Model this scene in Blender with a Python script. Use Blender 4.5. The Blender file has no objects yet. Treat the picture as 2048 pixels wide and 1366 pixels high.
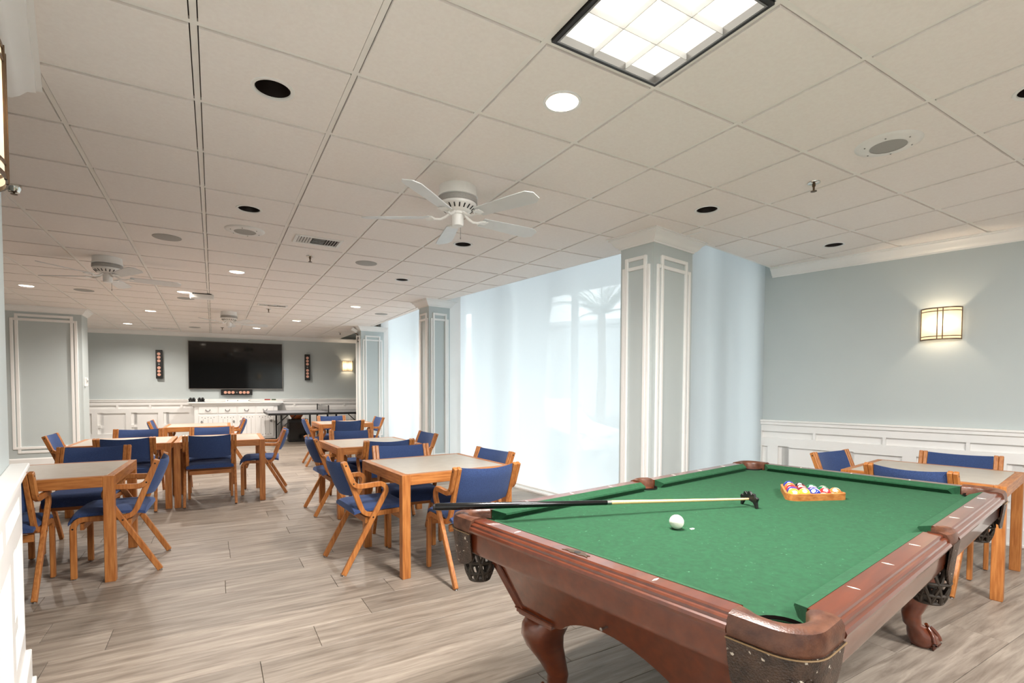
import bpy, bmesh, math, random
from mathutils import Vector, Matrix
random.seed(7)
sc = bpy.context.scene
COL = sc.collection

# ------------------------------------------------------------------ camera
F_PX, YAW, PITCH, ROLL, CX, CY, CAM_H = 1009.05, .5338, -.0333, .0035, 1024.0, 813.43, 1.343
CEIL = 2.743
_R = Vector((math.cos(YAW), -math.sin(YAW), 0)); _F0 = Vector((math.sin(YAW), math.cos(YAW), 0)); _U = Vector((0, 0, 1))
_F = _F0*math.cos(PITCH) + _U*math.sin(PITCH); _U2 = _U*math.cos(PITCH) - _F0*math.sin(PITCH)
R3 = _R*math.cos(ROLL) + _U2*math.sin(ROLL); U3 = _U2*math.cos(ROLL) - _R*math.sin(ROLL)
CAMP = Vector((0, 0, CAM_H))
cam_d = bpy.data.cameras.new('camera'); cam = bpy.data.objects.new('camera', cam_d); COL.objects.link(cam)
M = Matrix.Identity(4)
for i in range(3):
    M[i][0] = R3[i]; M[i][1] = U3[i]; M[i][2] = -_F[i]; M[i][3] = CAMP[i]
cam.matrix_world = M
cam_d.sensor_width = 36; cam_d.lens = F_PX/2048*36; cam_d.shift_y = (CY-683)/2048
cam_d.clip_start = .05; cam_d.clip_end = 300
sc.camera = cam

# ------------------------------------------------------------------ world, exposure
w = bpy.data.worlds.new('world'); sc.world = w; w.use_nodes = True
bg = w.node_tree.nodes['Background']; bg.inputs[0].default_value = (.92, .955, 1.0, 1); bg.inputs[1].default_value = 3.7
sc.view_settings.view_transform = 'Standard'; sc.view_settings.look = 'None'
sc.view_settings.exposure = 0.84; sc.view_settings.gamma = 1.0; sc.view_settings.use_curve_mapping = False
sc.cycles.diffuse_bounces = 6; sc.cycles.glossy_bounces = 3; sc.cycles.max_bounces = 8; sc.cycles.transparent_max_bounces = 10
LAMP_W = 100.0      # each lit can
TROFFER_W = 58.0   # each troffer

# ------------------------------------------------------------------ pixel helpers (photo frame 2048x1366)
def ray(x, y): return _F + R3*((x-CX)/F_PX) - U3*((y-CY)/F_PX)
def atz(x, y, z):
    d = ray(x, y); return CAMP + d*((z-CAM_H)/d.z)
def onpl(x, y, p, n):
    d = ray(x, y); n = Vector((n[0], n[1], 0)); return CAMP + d*((Vector((p[0], p[1], 0))-CAMP).dot(n)/d.dot(n))
def proj(P):
    v = Vector(P)-CAMP; z = v.dot(_F)
    if z < .05: return None
    return CX+F_PX*v.dot(R3)/z, CY-F_PX*v.dot(U3)/z

# ------------------------------------------------------------------ materials
def lin(c):
    return tuple(((v/255)/12.92 if v/255 <= .04045 else ((v/255+.055)/1.055)**2.4) for v in c) + (1,)
def new_mat(name):
    m = bpy.data.materials.new(name); m.use_nodes = True
    nt = m.node_tree; return m, nt, nt.nodes['Principled BSDF']
def node(nt, t, **kw):
    n = nt.nodes.new(t)
    for k, v in kw.items(): setattr(n, k, v)
    return n
def noise_color(nt, c1, c2, scale, stretch=(1, 1, 1), detail=4, coord='Object', rough=.5, lo=.35, hi=.65, dist=0, rand=False):
    L = nt.links
    if coord == 'Position':
        tc = node(nt, 'ShaderNodeNewGeometry'); src = tc.outputs['Position']
    else:
        tc = node(nt, 'ShaderNodeTexCoord'); src = tc.outputs[coord]
    if rand:
        oi = node(nt, 'ShaderNodeObjectInfo'); mu = node(nt, 'ShaderNodeMath', operation='MULTIPLY'); mu.inputs[1].default_value = 57.0
        L.new(oi.outputs['Random'], mu.inputs[0])
        ad = node(nt, 'ShaderNodeVectorMath', operation='ADD'); L.new(src, ad.inputs[0]); L.new(mu.outputs[0], ad.inputs[1]); src = ad.outputs[0]
    mp = node(nt, 'ShaderNodeMapping'); mp.inputs['Scale'].default_value = stretch; L.new(src, mp.inputs['Vector'])
    nz = node(nt, 'ShaderNodeTexNoise'); nz.inputs['Scale'].default_value = scale; nz.inputs['Detail'].default_value = detail
    nz.inputs['Roughness'].default_value = rough; nz.inputs['Distortion'].default_value = dist
    L.new(mp.outputs[0], nz.inputs['Vector'])
    cr = node(nt, 'ShaderNodeValToRGB'); cr.color_ramp.elements[0].position = lo; cr.color_ramp.elements[1].position = hi
    cr.color_ramp.elements[0].color = lin(c1); cr.color_ramp.elements[1].color = lin(c2)
    L.new(nz.outputs['Fac'], cr.inputs[0])
    return cr.outputs[0], nz.outputs['Fac'], mp.outputs[0]
def bump(nt, b, fac, strength, dist=.01):
    bp = node(nt, 'ShaderNodeBump'); bp.inputs['Strength'].default_value = strength; bp.inputs['Distance'].default_value = dist
    nt.links.new(fac, bp.inputs['Height']); nt.links.new(bp.outputs[0], b.inputs['Normal'])
MAT = {}
def plain(name, c, rough=.5, metal=0, c2=None, scale=8, bmp=0, stretch=(1, 1, 1), coord='Object', spec=None):
    m, nt, b = new_mat(name)
    b.inputs['Roughness'].default_value = rough; b.inputs['Metallic'].default_value = metal
    if spec is not None: b.inputs['Specular IOR Level'].default_value = spec
    col, fac, _ = noise_color(nt, c, c2 or tuple(min(255, v+4) for v in c), scale, stretch, coord=coord)
    nt.links.new(col, b.inputs['Base Color'])
    if bmp: bump(nt, b, fac, bmp)
    MAT[name] = m; return m
def emit(name, c, s):
    m = bpy.data.materials.new(name); m.use_nodes = True; nt = m.node_tree
    b = nt.nodes['Principled BSDF']; b.inputs['Base Color'].default_value = lin((240, 235, 225))
    b.inputs['Emission Color'].default_value = lin(c); b.inputs['Emission Strength'].default_value = s
    MAT[name] = m; return m

plain('paint', (190, 199, 200), .6, c2=(194, 203, 203), scale=1.2)
plain('white', (238, 238, 236), .4, c2=(242, 241, 239), scale=3)
plain('tile', (240, 233, 228), .9, c2=(243, 237, 232), scale=60, bmp=.05)
plain('bar', (238, 235, 230), .5)
plain('slab', (120, 116, 110), .9)
plain('oak', (162, 96, 44), .42, c2=(194, 128, 68), scale=5, stretch=(14, 14, 1.2), bmp=.04)
plain('oak_h', (162, 96, 44), .42, c2=(194, 128, 68), scale=5, stretch=(1.5, 14, 14), bmp=.04)
plain('oak_v', (162, 96, 44), .42, c2=(194, 128, 68), scale=5, stretch=(14, 1.5, 14), bmp=.04)
plain('laminate', (184, 174, 160), .32, c2=(192, 183, 169), scale=14)
plain('dark', (18, 17, 17), .45)
plain('black_gloss', (12, 12, 13), .12)
plain('screen', (7, 7, 8), .06)
plain('steel', (150, 148, 145), .35, 1)
plain('chrome', (215, 212, 205), .08, 1)
plain('brown_metal', (96, 78, 60), .35, .8)
plain('white_plastic', (232, 231, 228), .35)
plain('fan_white', (236, 235, 232), .3)
plain('fan_blade', (216, 219, 220), .35)
plain('grille', (176, 174, 170), .6, c2=(150, 148, 144), scale=420)
plain('copper', (224, 170, 148), .35, .2)
plain('maple', (224, 186, 128), .3, c2=(232, 198, 146), scale=6, stretch=(30, 1, 30))
def leather(name, c1, c2, flecks):
    m, nt, b = new_mat(name); L = nt.links
    col, fac, mp = noise_color(nt, c1, c2, 30, detail=5)
    vo = node(nt, 'ShaderNodeTexVoronoi'); vo.inputs['Scale'].default_value = 210; tc = node(nt, 'ShaderNodeTexCoord'); L.new(tc.outputs['Object'], vo.inputs['Vector'])
    if flecks:
        nz = node(nt, 'ShaderNodeTexNoise'); nz.inputs['Scale'].default_value = 46; nz.inputs['Detail'].default_value = 3; L.new(tc.outputs['Object'], nz.inputs['Vector'])
        rp = node(nt, 'ShaderNodeValToRGB'); rp.color_ramp.elements[0].position = .65; rp.color_ramp.elements[1].position = .67; L.new(nz.outputs['Fac'], rp.inputs[0])
        mx = node(nt, 'ShaderNodeMixRGB'); mx.inputs[2].default_value = lin((196, 186, 172)); L.new(col, mx.inputs[1]); L.new(rp.outputs[0], mx.inputs[0]); col = mx.outputs[0]
    L.new(col, b.inputs['Base Color']); b.inputs['Roughness'].default_value = .38; bump(nt, b, vo.outputs['Distance'], .5 if flecks else .12, .004); MAT[name] = m
leather('leather', (44, 32, 25), (72, 53, 41), True); leather('leather_red', (72, 40, 27), (100, 62, 43), False)
plain('stitch', (138, 112, 78), .6)
plain('net', (52, 44, 36), .6)
plain('pearl', (238, 236, 226), .2)
plain('grey_top', (142, 142, 146), .35)
plain('orange', (206, 120, 70), .6, c2=(176, 92, 52), scale=30)
plain('paper', (228, 224, 216), .6)
plain('red_box', (150, 52, 46), .5)
plain('green_box', (70, 82, 58), .5)
plain('asphalt', (112, 113, 113), .9)
plain('palm', (86, 104, 72), .6)
plain('trunk', (110, 96, 80), .8)
plain('hedge', (120, 140, 104), .7)
plain('stucco', (205, 208, 210), .8)
plain('car_white', (240, 240, 240), .25)
plain('tyre', (25, 25, 26), .7)
plain('bone', (246, 242, 230), .12)
emit('bulb', (255, 236, 206), 4)
emit('tube', (255, 252, 244), 2.2)
emit('diffuser', (255, 252, 246), .75)
plain('bulb_off', (150, 148, 144), .4)
plain('can_dark', (30, 20, 17), .4)
plain('can_white', (240, 232, 220), .35)

def wood_dark():
    m, nt, b = new_mat('mahogany')
    c, f, _ = noise_color(nt, (80, 32, 13), (108, 48, 21), 3, (1.2, 10, 10), detail=5, dist=.2, lo=.25, hi=.75)
    nt.links.new(c, b.inputs['Base Color']); b.inputs['Roughness'].default_value = .28
    b.inputs['Coat Weight'].default_value = 1.0; b.inputs['Coat Roughness'].default_value = .08
    MAT['mahogany'] = m
wood_dark()
def fabric():
    m, nt, b = new_mat('blue_fabric')
    c, f, v = noise_color(nt, (34, 52, 94), (58, 82, 132), 420, (1, 1, .3), detail=3, lo=.3, hi=.7)
    nt.links.new(c, b.inputs['Base Color']); b.inputs['Roughness'].default_value = .92
    b.inputs['Sheen Weight'].default_value = .35; b.inputs['Sheen Tint'].default_value = lin((150, 170, 215))
    bump(nt, b, f, .25, .004); MAT['blue_fabric'] = m
    m, nt, b = new_mat('felt')
    c, f, v = noise_color(nt, (9, 60, 32), (16, 74, 42), 55, detail=5, lo=.3, hi=.7)
    # chalk flecks and faint play marks
    nz = node(nt, 'ShaderNodeTexNoise'); nz.inputs['Scale'].default_value = 70; nz.inputs['Detail'].default_value = 2
    tc = node(nt, 'ShaderNodeTexCoord'); nt.links.new(tc.outputs['Object'], nz.inputs['Vector'])
    rp = node(nt, 'ShaderNodeValToRGB'); rp.color_ramp.elements[0].position = .70; rp.color_ramp.elements[1].position = .80
    nt.links.new(nz.outputs['Fac'], rp.inputs[0])
    mx = node(nt, 'ShaderNodeMixRGB'); mx.inputs[2].default_value = lin((70, 122, 90)); nt.links.new(c, mx.inputs[1]); nt.links.new(rp.outputs[0], mx.inputs[0])
    nt.links.new(mx.outputs[0], b.inputs['Base Color']); b.inputs['Roughness'].default_value = .95
    b.inputs['Sheen Weight'].default_value = .05; b.inputs['Sheen Tint'].default_value = lin((90, 190, 120))
    bump(nt, b, f, .1, .002); MAT['felt'] = m
fabric()
def floor_mat():
    m, nt, b = new_mat('plank'); L = nt.links
    c, f, v = noise_color(nt, (112, 100, 89), (176, 164, 151), 2.2, (1, 11, 1), detail=8, coord='Position', rough=.62, lo=.28, hi=.72, dist=.5, rand=True)
    oi = node(nt, 'ShaderNodeObjectInfo')
    mr = node(nt, 'ShaderNodeMapRange'); mr.inputs['To Min'].default_value = .82; mr.inputs['To Max'].default_value = 1.14
    L.new(oi.outputs['Random'], mr.inputs[0])
    hs = node(nt, 'ShaderNodeHueSaturation'); L.new(c, hs.inputs['Color']); L.new(mr.outputs[0], hs.inputs['Value'])
    # thin dark grain streaks
    n2 = node(nt, 'ShaderNodeTexNoise'); n2.inputs['Scale'].default_value = 7; n2.inputs['Detail'].default_value = 6; n2.inputs['Roughness'].default_value = .7
    mp = node(nt, 'ShaderNodeMapping'); mp.inputs['Scale'].default_value = (.55, 1.6, 1); L.new(v, mp.inputs[0]); L.new(mp.outputs[0], n2.inputs['Vector'])
    rp = node(nt, 'ShaderNodeValToRGB'); rp.color_ramp.elements[0].position = .56; rp.color_ramp.elements[1].position = .74
    rp.color_ramp.elements[1].color = (.55, .55, .55, 1); L.new(n2.outputs['Fac'], rp.inputs[0])
    mx = node(nt, 'ShaderNodeMixRGB'); mx.inputs[2].default_value = lin((104, 93, 83)); L.new(hs.outputs[0], mx.inputs[1]); L.new(rp.outputs[0], mx.inputs[0])
    L.new(mx.outputs[0], b.inputs['Base Color']); b.inputs['Roughness'].default_value = .45; b.inputs['Specular IOR Level'].default_value = .4
    bump(nt, b, n2.outputs['Fac'], .08, .002); MAT['plank'] = m
floor_mat()
def shade_mat():
    m = bpy.data.materials.new('shade_cloth'); m.use_nodes = True; nt = m.node_tree; nt.nodes.clear(); L = nt.links
    out = node(nt, 'ShaderNodeOutputMaterial'); tl = node(nt, 'ShaderNodeBsdfTranslucent'); df = node(nt, 'ShaderNodeBsdfDiffuse'); tp = node(nt, 'ShaderNodeBsdfTransparent')
    tc = node(nt, 'ShaderNodeTexCoord'); nz = node(nt, 'ShaderNodeTexNoise'); nz.inputs['Scale'].default_value = 300
    L.new(tc.outputs['Object'], nz.inputs['Vector'])
    cr = node(nt, 'ShaderNodeValToRGB'); cr.color_ramp.elements[0].color = lin((226, 232, 235)); cr.color_ramp.elements[1].color = lin((236, 241, 243)); L.new(nz.outputs['Fac'], cr.inputs[0])
    L.new(cr.outputs[0], tl.inputs[0]); L.new(cr.outputs[0], df.inputs[0])
    m1 = node(nt, 'ShaderNodeMixShader'); m1.inputs[0].default_value = .35; L.new(tl.outputs[0], m1.inputs[1]); L.new(df.outputs[0], m1.inputs[2])
    m2 = node(nt, 'ShaderNodeMixShader'); m2.inputs[0].default_value = .085; L.new(m1.outputs[0], m2.inputs[1]); L.new(tp.outputs[0], m2.inputs[2])
    L.new(m2.outputs[0], out.inputs[0]); MAT['shade_cloth'] = m
    m = bpy.data.materials.new('glass'); m.use_nodes = True; nt = m.node_tree; nt.nodes.clear(); L = nt.links
    out = node(nt, 'ShaderNodeOutputMaterial'); tp = node(nt, 'ShaderNodeBsdfTransparent'); tp.inputs[0].default_value = (.93, .96, .95, 1)
    gl = node(nt, 'ShaderNodeBsdfGlossy'); gl.inputs['Roughness'].default_value = .02
    fr = node(nt, 'ShaderNodeFresnel'); fr.inputs[0].default_value = 1.3
    mx = node(nt, 'ShaderNodeMixShader'); L.new(fr.outputs[0], mx.inputs[0]); L.new(tp.outputs[0], mx.inputs[1]); L.new(gl.outputs[0], mx.inputs[2]); L.new(mx.outputs[0], out.inputs[0]); MAT['glass'] = m
    m = bpy.data.materials.new('lamp_glass'); m.use_nodes = True; nt = m.node_tree; nt.nodes.clear(); L = nt.links
    out = node(nt, 'ShaderNodeOutputMaterial'); tl = node(nt, 'ShaderNodeBsdfTranslucent'); tl.inputs[0].default_value = lin((176, 158, 128)); df = node(nt, 'ShaderNodeBsdfDiffuse'); df.inputs[0].default_value = lin((245, 238, 225))
    em = node(nt, 'ShaderNodeEmission'); em.inputs[0].default_value = lin((255, 236, 205)); em.inputs[1].default_value = .12
    m1 = node(nt, 'ShaderNodeMixShader'); m1.inputs[0].default_value = .4; L.new(tl.outputs[0], m1.inputs[1]); L.new(df.outputs[0], m1.inputs[2])
    ad = node(nt, 'ShaderNodeAddShader'); L.new(m1.outputs[0], ad.inputs[0]); L.new(em.outputs[0], ad.inputs[1]); L.new(ad.outputs[0], out.inputs[0]); MAT['lamp_glass'] = m
shade_mat()

# ------------------------------------------------------------------ mesh helpers
class MB:
    def __init__(s): s.v = []; s.f = []
    def add(s, vs, fs):
        o = len(s.v); s.v += [tuple(p) for p in vs]; s.f += [tuple(i+o for i in q) for q in fs]; return s
    def box(s, x0, x1, y0, y1, z0, z1, M=None):
        vs = [Vector(p) for p in ((x0, y0, z0), (x1, y0, z0), (x1, y1, z0), (x0, y1, z0), (x0, y0, z1), (x1, y0, z1), (x1, y1, z1), (x0, y1, z1))]
        if M: vs = [M @ p for p in vs]
        return s.add(vs, [(0, 3, 2, 1), (4, 5, 6, 7), (0, 1, 5, 4), (1, 2, 6, 5), (2, 3, 7, 6), (3, 0, 4, 7)])
    def prism(s, poly, z0, z1, M=None):
        n = len(poly); vs = [Vector((p[0], p[1], z0)) for p in poly] + [Vector((p[0], p[1], z1)) for p in poly]
        if M: vs = [M @ p for p in vs]
        return s.add(vs, [tuple(range(n-1, -1, -1)), tuple(range(n, 2*n))] + [(i, (i+1) % n, n+(i+1) % n, n+i) for i in range(n)])
    def loft(s, rings, cap=True, closed=True):
        n = len(rings[0]); vs = [p for r in rings for p in r]; fs = []
        for k in range(len(rings)-1):
            for i in range(n if closed else n-1):
                j = (i+1) % n; fs.append((k*n+i, k*n+j, (k+1)*n+j, (k+1)*n+i))
        if cap and closed: fs += [tuple(range(n-1, -1, -1)), tuple((len(rings)-1)*n+i for i in range(n))]
        return s.add(vs, fs)
    def lathe(s, prof, n=24, M=None, cap=True):
        rings = [[Vector((r*math.cos(2*math.pi*i/n), r*math.sin(2*math.pi*i/n), z)) for i in range(n)] for r, z in prof]
        if M: rings = [[M @ p for p in r] for r in rings]
        return s.loft(rings, cap)
    def tube(s, path, r, n=8, M=None):
        pts = [Vector(p) for p in path]; rings = []
        up = Vector((0, 0, 1))
        for i, p in enumerate(pts):
            d = (pts[min(i+1, len(pts)-1)]-pts[max(i-1, 0)]).normalized()
            a = d.cross(up)
            if a.length < .05: a = d.cross(Vector((1, 0, 0)))
            a.normalize(); b = d.cross(a)
            rr = r[i] if isinstance(r, (list, tuple)) else r
            rings.append([p+a*(rr*math.cos(2*math.pi*k/n))+b*(rr*math.sin(2*math.pi*k/n)) for k in range(n)])
        if M: rings = [[M @ p for p in q] for q in rings]
        return s.loft(rings)
    def build(s, name, mat, parent=None, bevel=0, smooth=0, seg=1):
        me = bpy.data.meshes.new(name); me.from_pydata(s.v, [], s.f); me.update()
        bm = bmesh.new(); bm.from_mesh(me)
        bmesh.ops.recalc_face_normals(bm, faces=bm.faces)
        if bevel:
            es = [e for e in bm.edges if len(e.link_faces) == 2 and e.calc_face_angle(0) > .6]
            bmesh.ops.bevel(bm, geom=es, offset=bevel, segments=seg, affect='EDGES', profile=.6, clamp_overlap=True)
        bm.to_mesh(me); bm.free()
        if smooth:
            me.shade_smooth(); me.set_sharp_from_angle(angle=smooth)
        me.materials.append(MAT[mat] if isinstance(mat, str) else mat)
        return link(name, me, parent)
def link(name, data, parent=None):
    o = bpy.data.objects.new(name, data); COL.objects.link(o)
    if parent: o.parent = parent
    return o
def tag(o, label, cat, group=None):
    o['label'] = label; o['category'] = cat
    if group: o['group'] = group
    return o
def thing(name, label, cat, loc=(0, 0, 0), rz=0, group=None):
    o = link(name, None); o.empty_display_size = .1; o.location = loc; o.rotation_euler = (0, 0, rz); return tag(o, label, cat, group)
def struct(o): o['kind'] = 'structure'; return o
def stuff(o): o['kind'] = 'stuff'; return o
def dup(o, parent=None):
    c = o.copy(); COL.objects.link(c); c.parent = parent
    for ch in [x for x in COL.objects if x.parent == o]: dup(ch, c)
    return c
def light(name, kind, loc, energy, color, parent=None, **kw):
    d = bpy.data.lights.new(name, kind); d.energy = energy; d.color = color
    for k, v in kw.items(): setattr(d, k, v)
    o = link(name, d, parent); o.location = loc; return o
RZ = lambda a: Matrix.Rotation(a, 4, 'Z')
TR = lambda *p: Matrix.Translation(Vector(p))
def arc(c, r, a0, a1, n): return [(c[0]+r*math.cos(a0+(a1-a0)*i/n), c[1]+r*math.sin(a0+(a1-a0)*i/n)) for i in range(n+1)]
def fillet(pts, radii, n=6):
    out = [Vector(pts[0])]
    for i in range(1, len(pts)-1):
        p, a, b = Vector(pts[i]), Vector(pts[i-1]), Vector(pts[i+1]); r = radii[i-1]
        d1 = (a-p).normalized(); d2 = (b-p).normalized(); ang = d1.angle(d2); t = min(r/math.tan(ang/2), (a-p).length*.48, (b-p).length*.48)
        r = t*math.tan(ang/2); c = p+(d1+d2).normalized()*(r/math.sin(ang/2))
        s = p+d1*t; e = p+d2*t; v0 = s-c; v1 = e-c; A = v0.angle(v1)
        for k in range(n+1):
            q = k/n
            out.append(c+(v0*math.sin((1-q)*A)+v1*math.sin(q*A))/math.sin(A))
    out.append(Vector(pts[-1])); return out
def strip(mb, path, wx, t, x):      # bent lamella in the local y-z plane
    rings = []
    for i, p in enumerate(path):
        d = (path[min(i+1, len(path)-1)]-path[max(i-1, 0)]).normalized(); nrm = Vector((-d.y, d.x))
        a, b = p+nrm*(t/2), p-nrm*(t/2)
        rings.append([Vector((x-wx/2, a.x, a.y)), Vector((x+wx/2, a.x, a.y)), Vector((x+wx/2, b.x, b.y)), Vector((x-wx/2, b.x, b.y))])
    mb.loft(rings)
def sweep(mb, path, prof, side=1, closed=False, z=0):   # profile (out, z) swept along an XY path with mitres; side=+1 left of travel
    n = len(path); P = [Vector(p[:2]) for p in path]; rings = []
    for i in range(n):
        def nrm(a, b): d = (b-a).normalized(); return Vector((-d.y, d.x))*side
        n1 = nrm(P[i-1], P[i]) if (i > 0 or closed) else None
        n2 = nrm(P[i], P[(i+1) % n]) if (i < n-1 or closed) else None
        if n1 and n2: m = (n1+n2); m = m/(m.dot(n1)) if m.length > 1e-6 else n1
        else: m = n1 or n2
        rings.append([Vector((P[i].x+m.x*o, P[i].y+m.y*o, z+h)) for o, h in prof])
    if closed: rings.append(rings[0])
    mb.loft(rings, cap=not closed)
CROWN = [(0, -.10), (.012, -.10), (.014, -.088), (.028, -.082), (.046, -.062), (.064, -.034), (.084, -.022), (.086, -.010), (.10, -.008), (.10, .004), (0, .004)]
BASEB = [(0, 0), (.022, 0), (.022, .012), (.016, .016), (.016, .125), (.010, .14), (0, .145)]

# ------------------------------------------------------------------ room outline
W1A, W1B = Vector((3.70, 3.12)), Vector((3.15, 7.38))         # ceiling edge along the near window bay
W2A, W2B = Vector((3.11, 7.38)), Vector((3.00, 14.7))
BAYA, BAYB = Vector((4.05, 3.25)), Vector((5.60, 3.50))       # ceiling edge of the side bay
RWA, RWB = Vector((5.545, 3.62)), Vector((6.035, 1.47))       # wall with sconce
RWB2 = RWA+(RWB-RWA).normalized()*8.2
NLA = Vector((-.79, 3.07)); NLB = NLA+Vector((math.sin(math.radians(10.5)), -math.cos(math.radians(10.5))))*7.2
FWA, FWB = Vector((-5.2, 15.41)), Vector((4.1, 14.55))
BACKY = -4.0
def half(a, b): # keep left of a->b
    return (a, b)
def clip(poly, a, b):
    out = []; d = b-a
    def sd(p): return d.x*(p.y-a.y)-d.y*(p.x-a.x)
    for i in range(len(poly)):
        p, q = poly[i], poly[(i+1) % len(poly)]; sp, sq = sd(p), sd(q)
        if sp >= 0: out.append(p)
        if (sp >= 0) != (sq >= 0): out.append(p+(q-p)*(sp/(sp-sq)))
    return out
V2 = lambda x, y: Vector((x, y))
REG = [ # convex pieces of the ceiling, each a list of half planes
 [half(NLA, NLB), half(V2(9, 3.07), V2(-9, 3.07)), half(W1A, W1B), half(V2(-9, BACKY), V2(9, BACKY))],
 [half(V2(-5.2, 20), V2(-5.2, -9)), half(V2(-9, 3.07), V2(9, 3.07)), half(V2(9, 7.38), V2(-9, 7.38)), half(W1A, W1B)],
 [half(V2(-5.2, 20), V2(-5.2, -9)), half(V2(-9, 7.38), V2(9, 7.38)), half(W2A, W2B), half(FWB, FWA)],
 [half(W1B, W1A), half(BAYB, BAYA), half(RWB2, RWA), half(V2(-9, BACKY), V2(9, BACKY))]]
def pieces(rect):
    res = []
    for R in REG:
        p = [Vector(v) for v in rect]
        for a, b in R:
            if len(p) < 3: break
            p = clip(p, a, b)
        if len(p) >= 3:
            A = abs(sum(p[i].x*p[(i+1) % len(p)].y-p[(i+1) % len(p)].x*p[i].y for i in range(len(p))))/2
            if A > 4e-4: res.append(p)
    return res
# ------------------------------------------------------------------ floor
mb = MB(); outline = [V2(NLB.x, BACKY), V2(RWB2.x, BACKY), V2(RWA.x, RWA.y), V2(5.65, 3.85), V2(3.95, 3.6), V2(3.6, 7.7), V2(3.5, 11.4), V2(4.1, 11.6), FWB, FWA, V2(-5.2, 3.07), NLA]
mb.prism(outline, -.05, -.006); floor = struct(mb.build('floor', 'slab'))
PW, PL, Y0 = .2585, 1.52, 1.9635
def xspan(y):
    if y < 3.07: x0 = NLA.x+(3.07-y)*math.tan(math.radians(10.5))
    else: x0 = -5.15
    if y < 3.62: x1 = RWA.x+(3.62-y)*(RWB.x-RWA.x)/(RWA.y-RWB.y)
    elif y < 7.7: x1 = 3.86-(y-3.62)*.09
    elif y < 11.5: x1 = 3.48
    else: x1 = 4.05
    return x0, x1
known = {0: 1.51, 5: -.50, 4: -.72, 7: .05, 6: .71, 12: .59}
plank_meshes = {}; far = MB(); nplank = 0
k0 = int((BACKY-Y0)/PW)
cand = []
for k in range(k0, 52):
    yc = Y0+(k+.5)*PW; x0, x1 = xspan(yc)
    if k*PW+Y0+PW > 14.9: break
    ph = known.get(k, random.uniform(0, PL)); x = ph-math.ceil((ph-x0)/PL)*PL
    while x < x1:
        a, b = max(x, x0), min(x+PL, x1)
        if b-a > .02: cand.append((a, b, yc))
        x += PL
def seen(a, b, y, z=0):
    for x in (a, (a+b)/2, b):
        q = proj((x, y, z))
        if q and -80 < q[0] < 2130 and -60 < q[1] < 1440: return True
    return False
vis = sorted([c for c in cand if seen(*c)], key=lambda c: (c[2]**2+((c[0]+c[1])/2)**2))
near = set(vis[:296])
for a, b, y in cand:
    h = .0012
    if (a, b, y) in near:
        L_ = round(b-a, 3)
        if L_ not in plank_meshes:
            m_ = MB(); m_.box(-L_/2+h, L_/2-h, -PW/2+h, PW/2-h, -.006, 0); o = m_.build('plank', 'plank', floor, bevel=.0012); plank_meshes[L_] = o.data
        else: o = link('plank', plank_meshes[L_], floor)
        o.location = ((a+b)/2, y, 0)
    else: far.box(a+h, b-h, y-PW/2+h, y+PW/2-h, -.006, 0)
stuff(far.build('plank_field', 'plank', floor))

# ------------------------------------------------------------------ ceiling: grid of bars and lay-in tiles
GX, GY, T = -.0477, 2.3347, .61
mb = MB(); mb.prism(outline, CEIL+.32, CEIL+.40); ceiling = struct(mb.build('ceiling', 'slab'))
def tc(n, m): return GX+.5*T+n*T, GY+.5*T+m*T
DARK = [(0, 0), (0, 3), (5, 0), (8, 0), (5, -3), (3, 3), (3, 6)]
LIT = [(2, -1), (-4, 11), (0, 7), (-1, 10), (-2, 14), (-3, 18), (3, 10), (2, 14), (1, 17)]
holes = {c: .078 for c in DARK+LIT}
troffers = {(2, -2), (5, -5), (2, -7)}
TG = .0165
def tile_piece(m_, p, hole=None):
    if not hole: m_.prism([(v.x, v.y) for v in p], CEIL, CEIL+.014); return
    bm = bmesh.new(); es = []
    for loop in ([(v.x, v.y) for v in p], [(hole[0]+hole[2]*math.cos(i*math.pi/16), hole[1]+hole[2]*math.sin(i*math.pi/16)) for i in range(32)]):
        vs = [bm.verts.new((x, y, CEIL)) for x, y in loop]
        es += [bm.edges.new((vs[i], vs[(i+1) % len(vs)])) for i in range(len(vs))]
    bmesh.ops.triangle_fill(bm, use_beauty=True, use_dissolve=False, edges=es)
    bm.verts.index_update()
    q_ = [(v.x, v.y) for v in p]; n_ = len(q_)
    m_.add([(x, y, CEIL) for x, y in q_]+[(x, y, CEIL+.014) for x, y in q_], [(i, (i+1) % n_, n_+(i+1) % n_, n_+i) for i in range(n_)])
    m_.add([v.co[:] for v in bm.verts], [tuple(v.index for v in f.verts) for f in bm.faces]); bm.free()
tiles = []; rest = MB(); full_mesh = None
for n in range(-9, 13):
    for m in range(-11, 21):
        if (n, m) in troffers: continue
        x, y = tc(n, m); h = T/2-TG
        ps = pieces([V2(x-h, y-h), V2(x+h, y-h), V2(x+h, y+h), V2(x-h, y+h)])
        if not ps: continue
        q = proj((x, y, CEIL)); v = (q and -160 < q[0] < 2210 and -160 < q[1] < 1400 and not (q[0] < 12)) or seen(x-h, x+h, y, CEIL)
        tiles.append((x*x+y*y, n, m, ps, bool(v)))
tiles.sort(key=lambda t: t[0]); cnt = 0
for d, n, m, ps, v in tiles:
    if v and cnt < 298:
        cnt += 1; m_ = MB(); x, y = tc(n, m); hl = (x, y, holes[(n, m)]) if (n, m) in holes else None
        for p in ps: tile_piece(m_, [V2(a.x-x, a.y-y) for a in p], (0, 0, hl[2]) if hl and len(ps) == 1 else None)
        o = m_.build('ceiling_tile', 'tile', ceiling); o.location = (x, y, 0)
    else:
        for p in ps: tile_piece(rest, p)
stuff(rest.build('tile_field', 'tile', ceiling))
BW = .012
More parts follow.
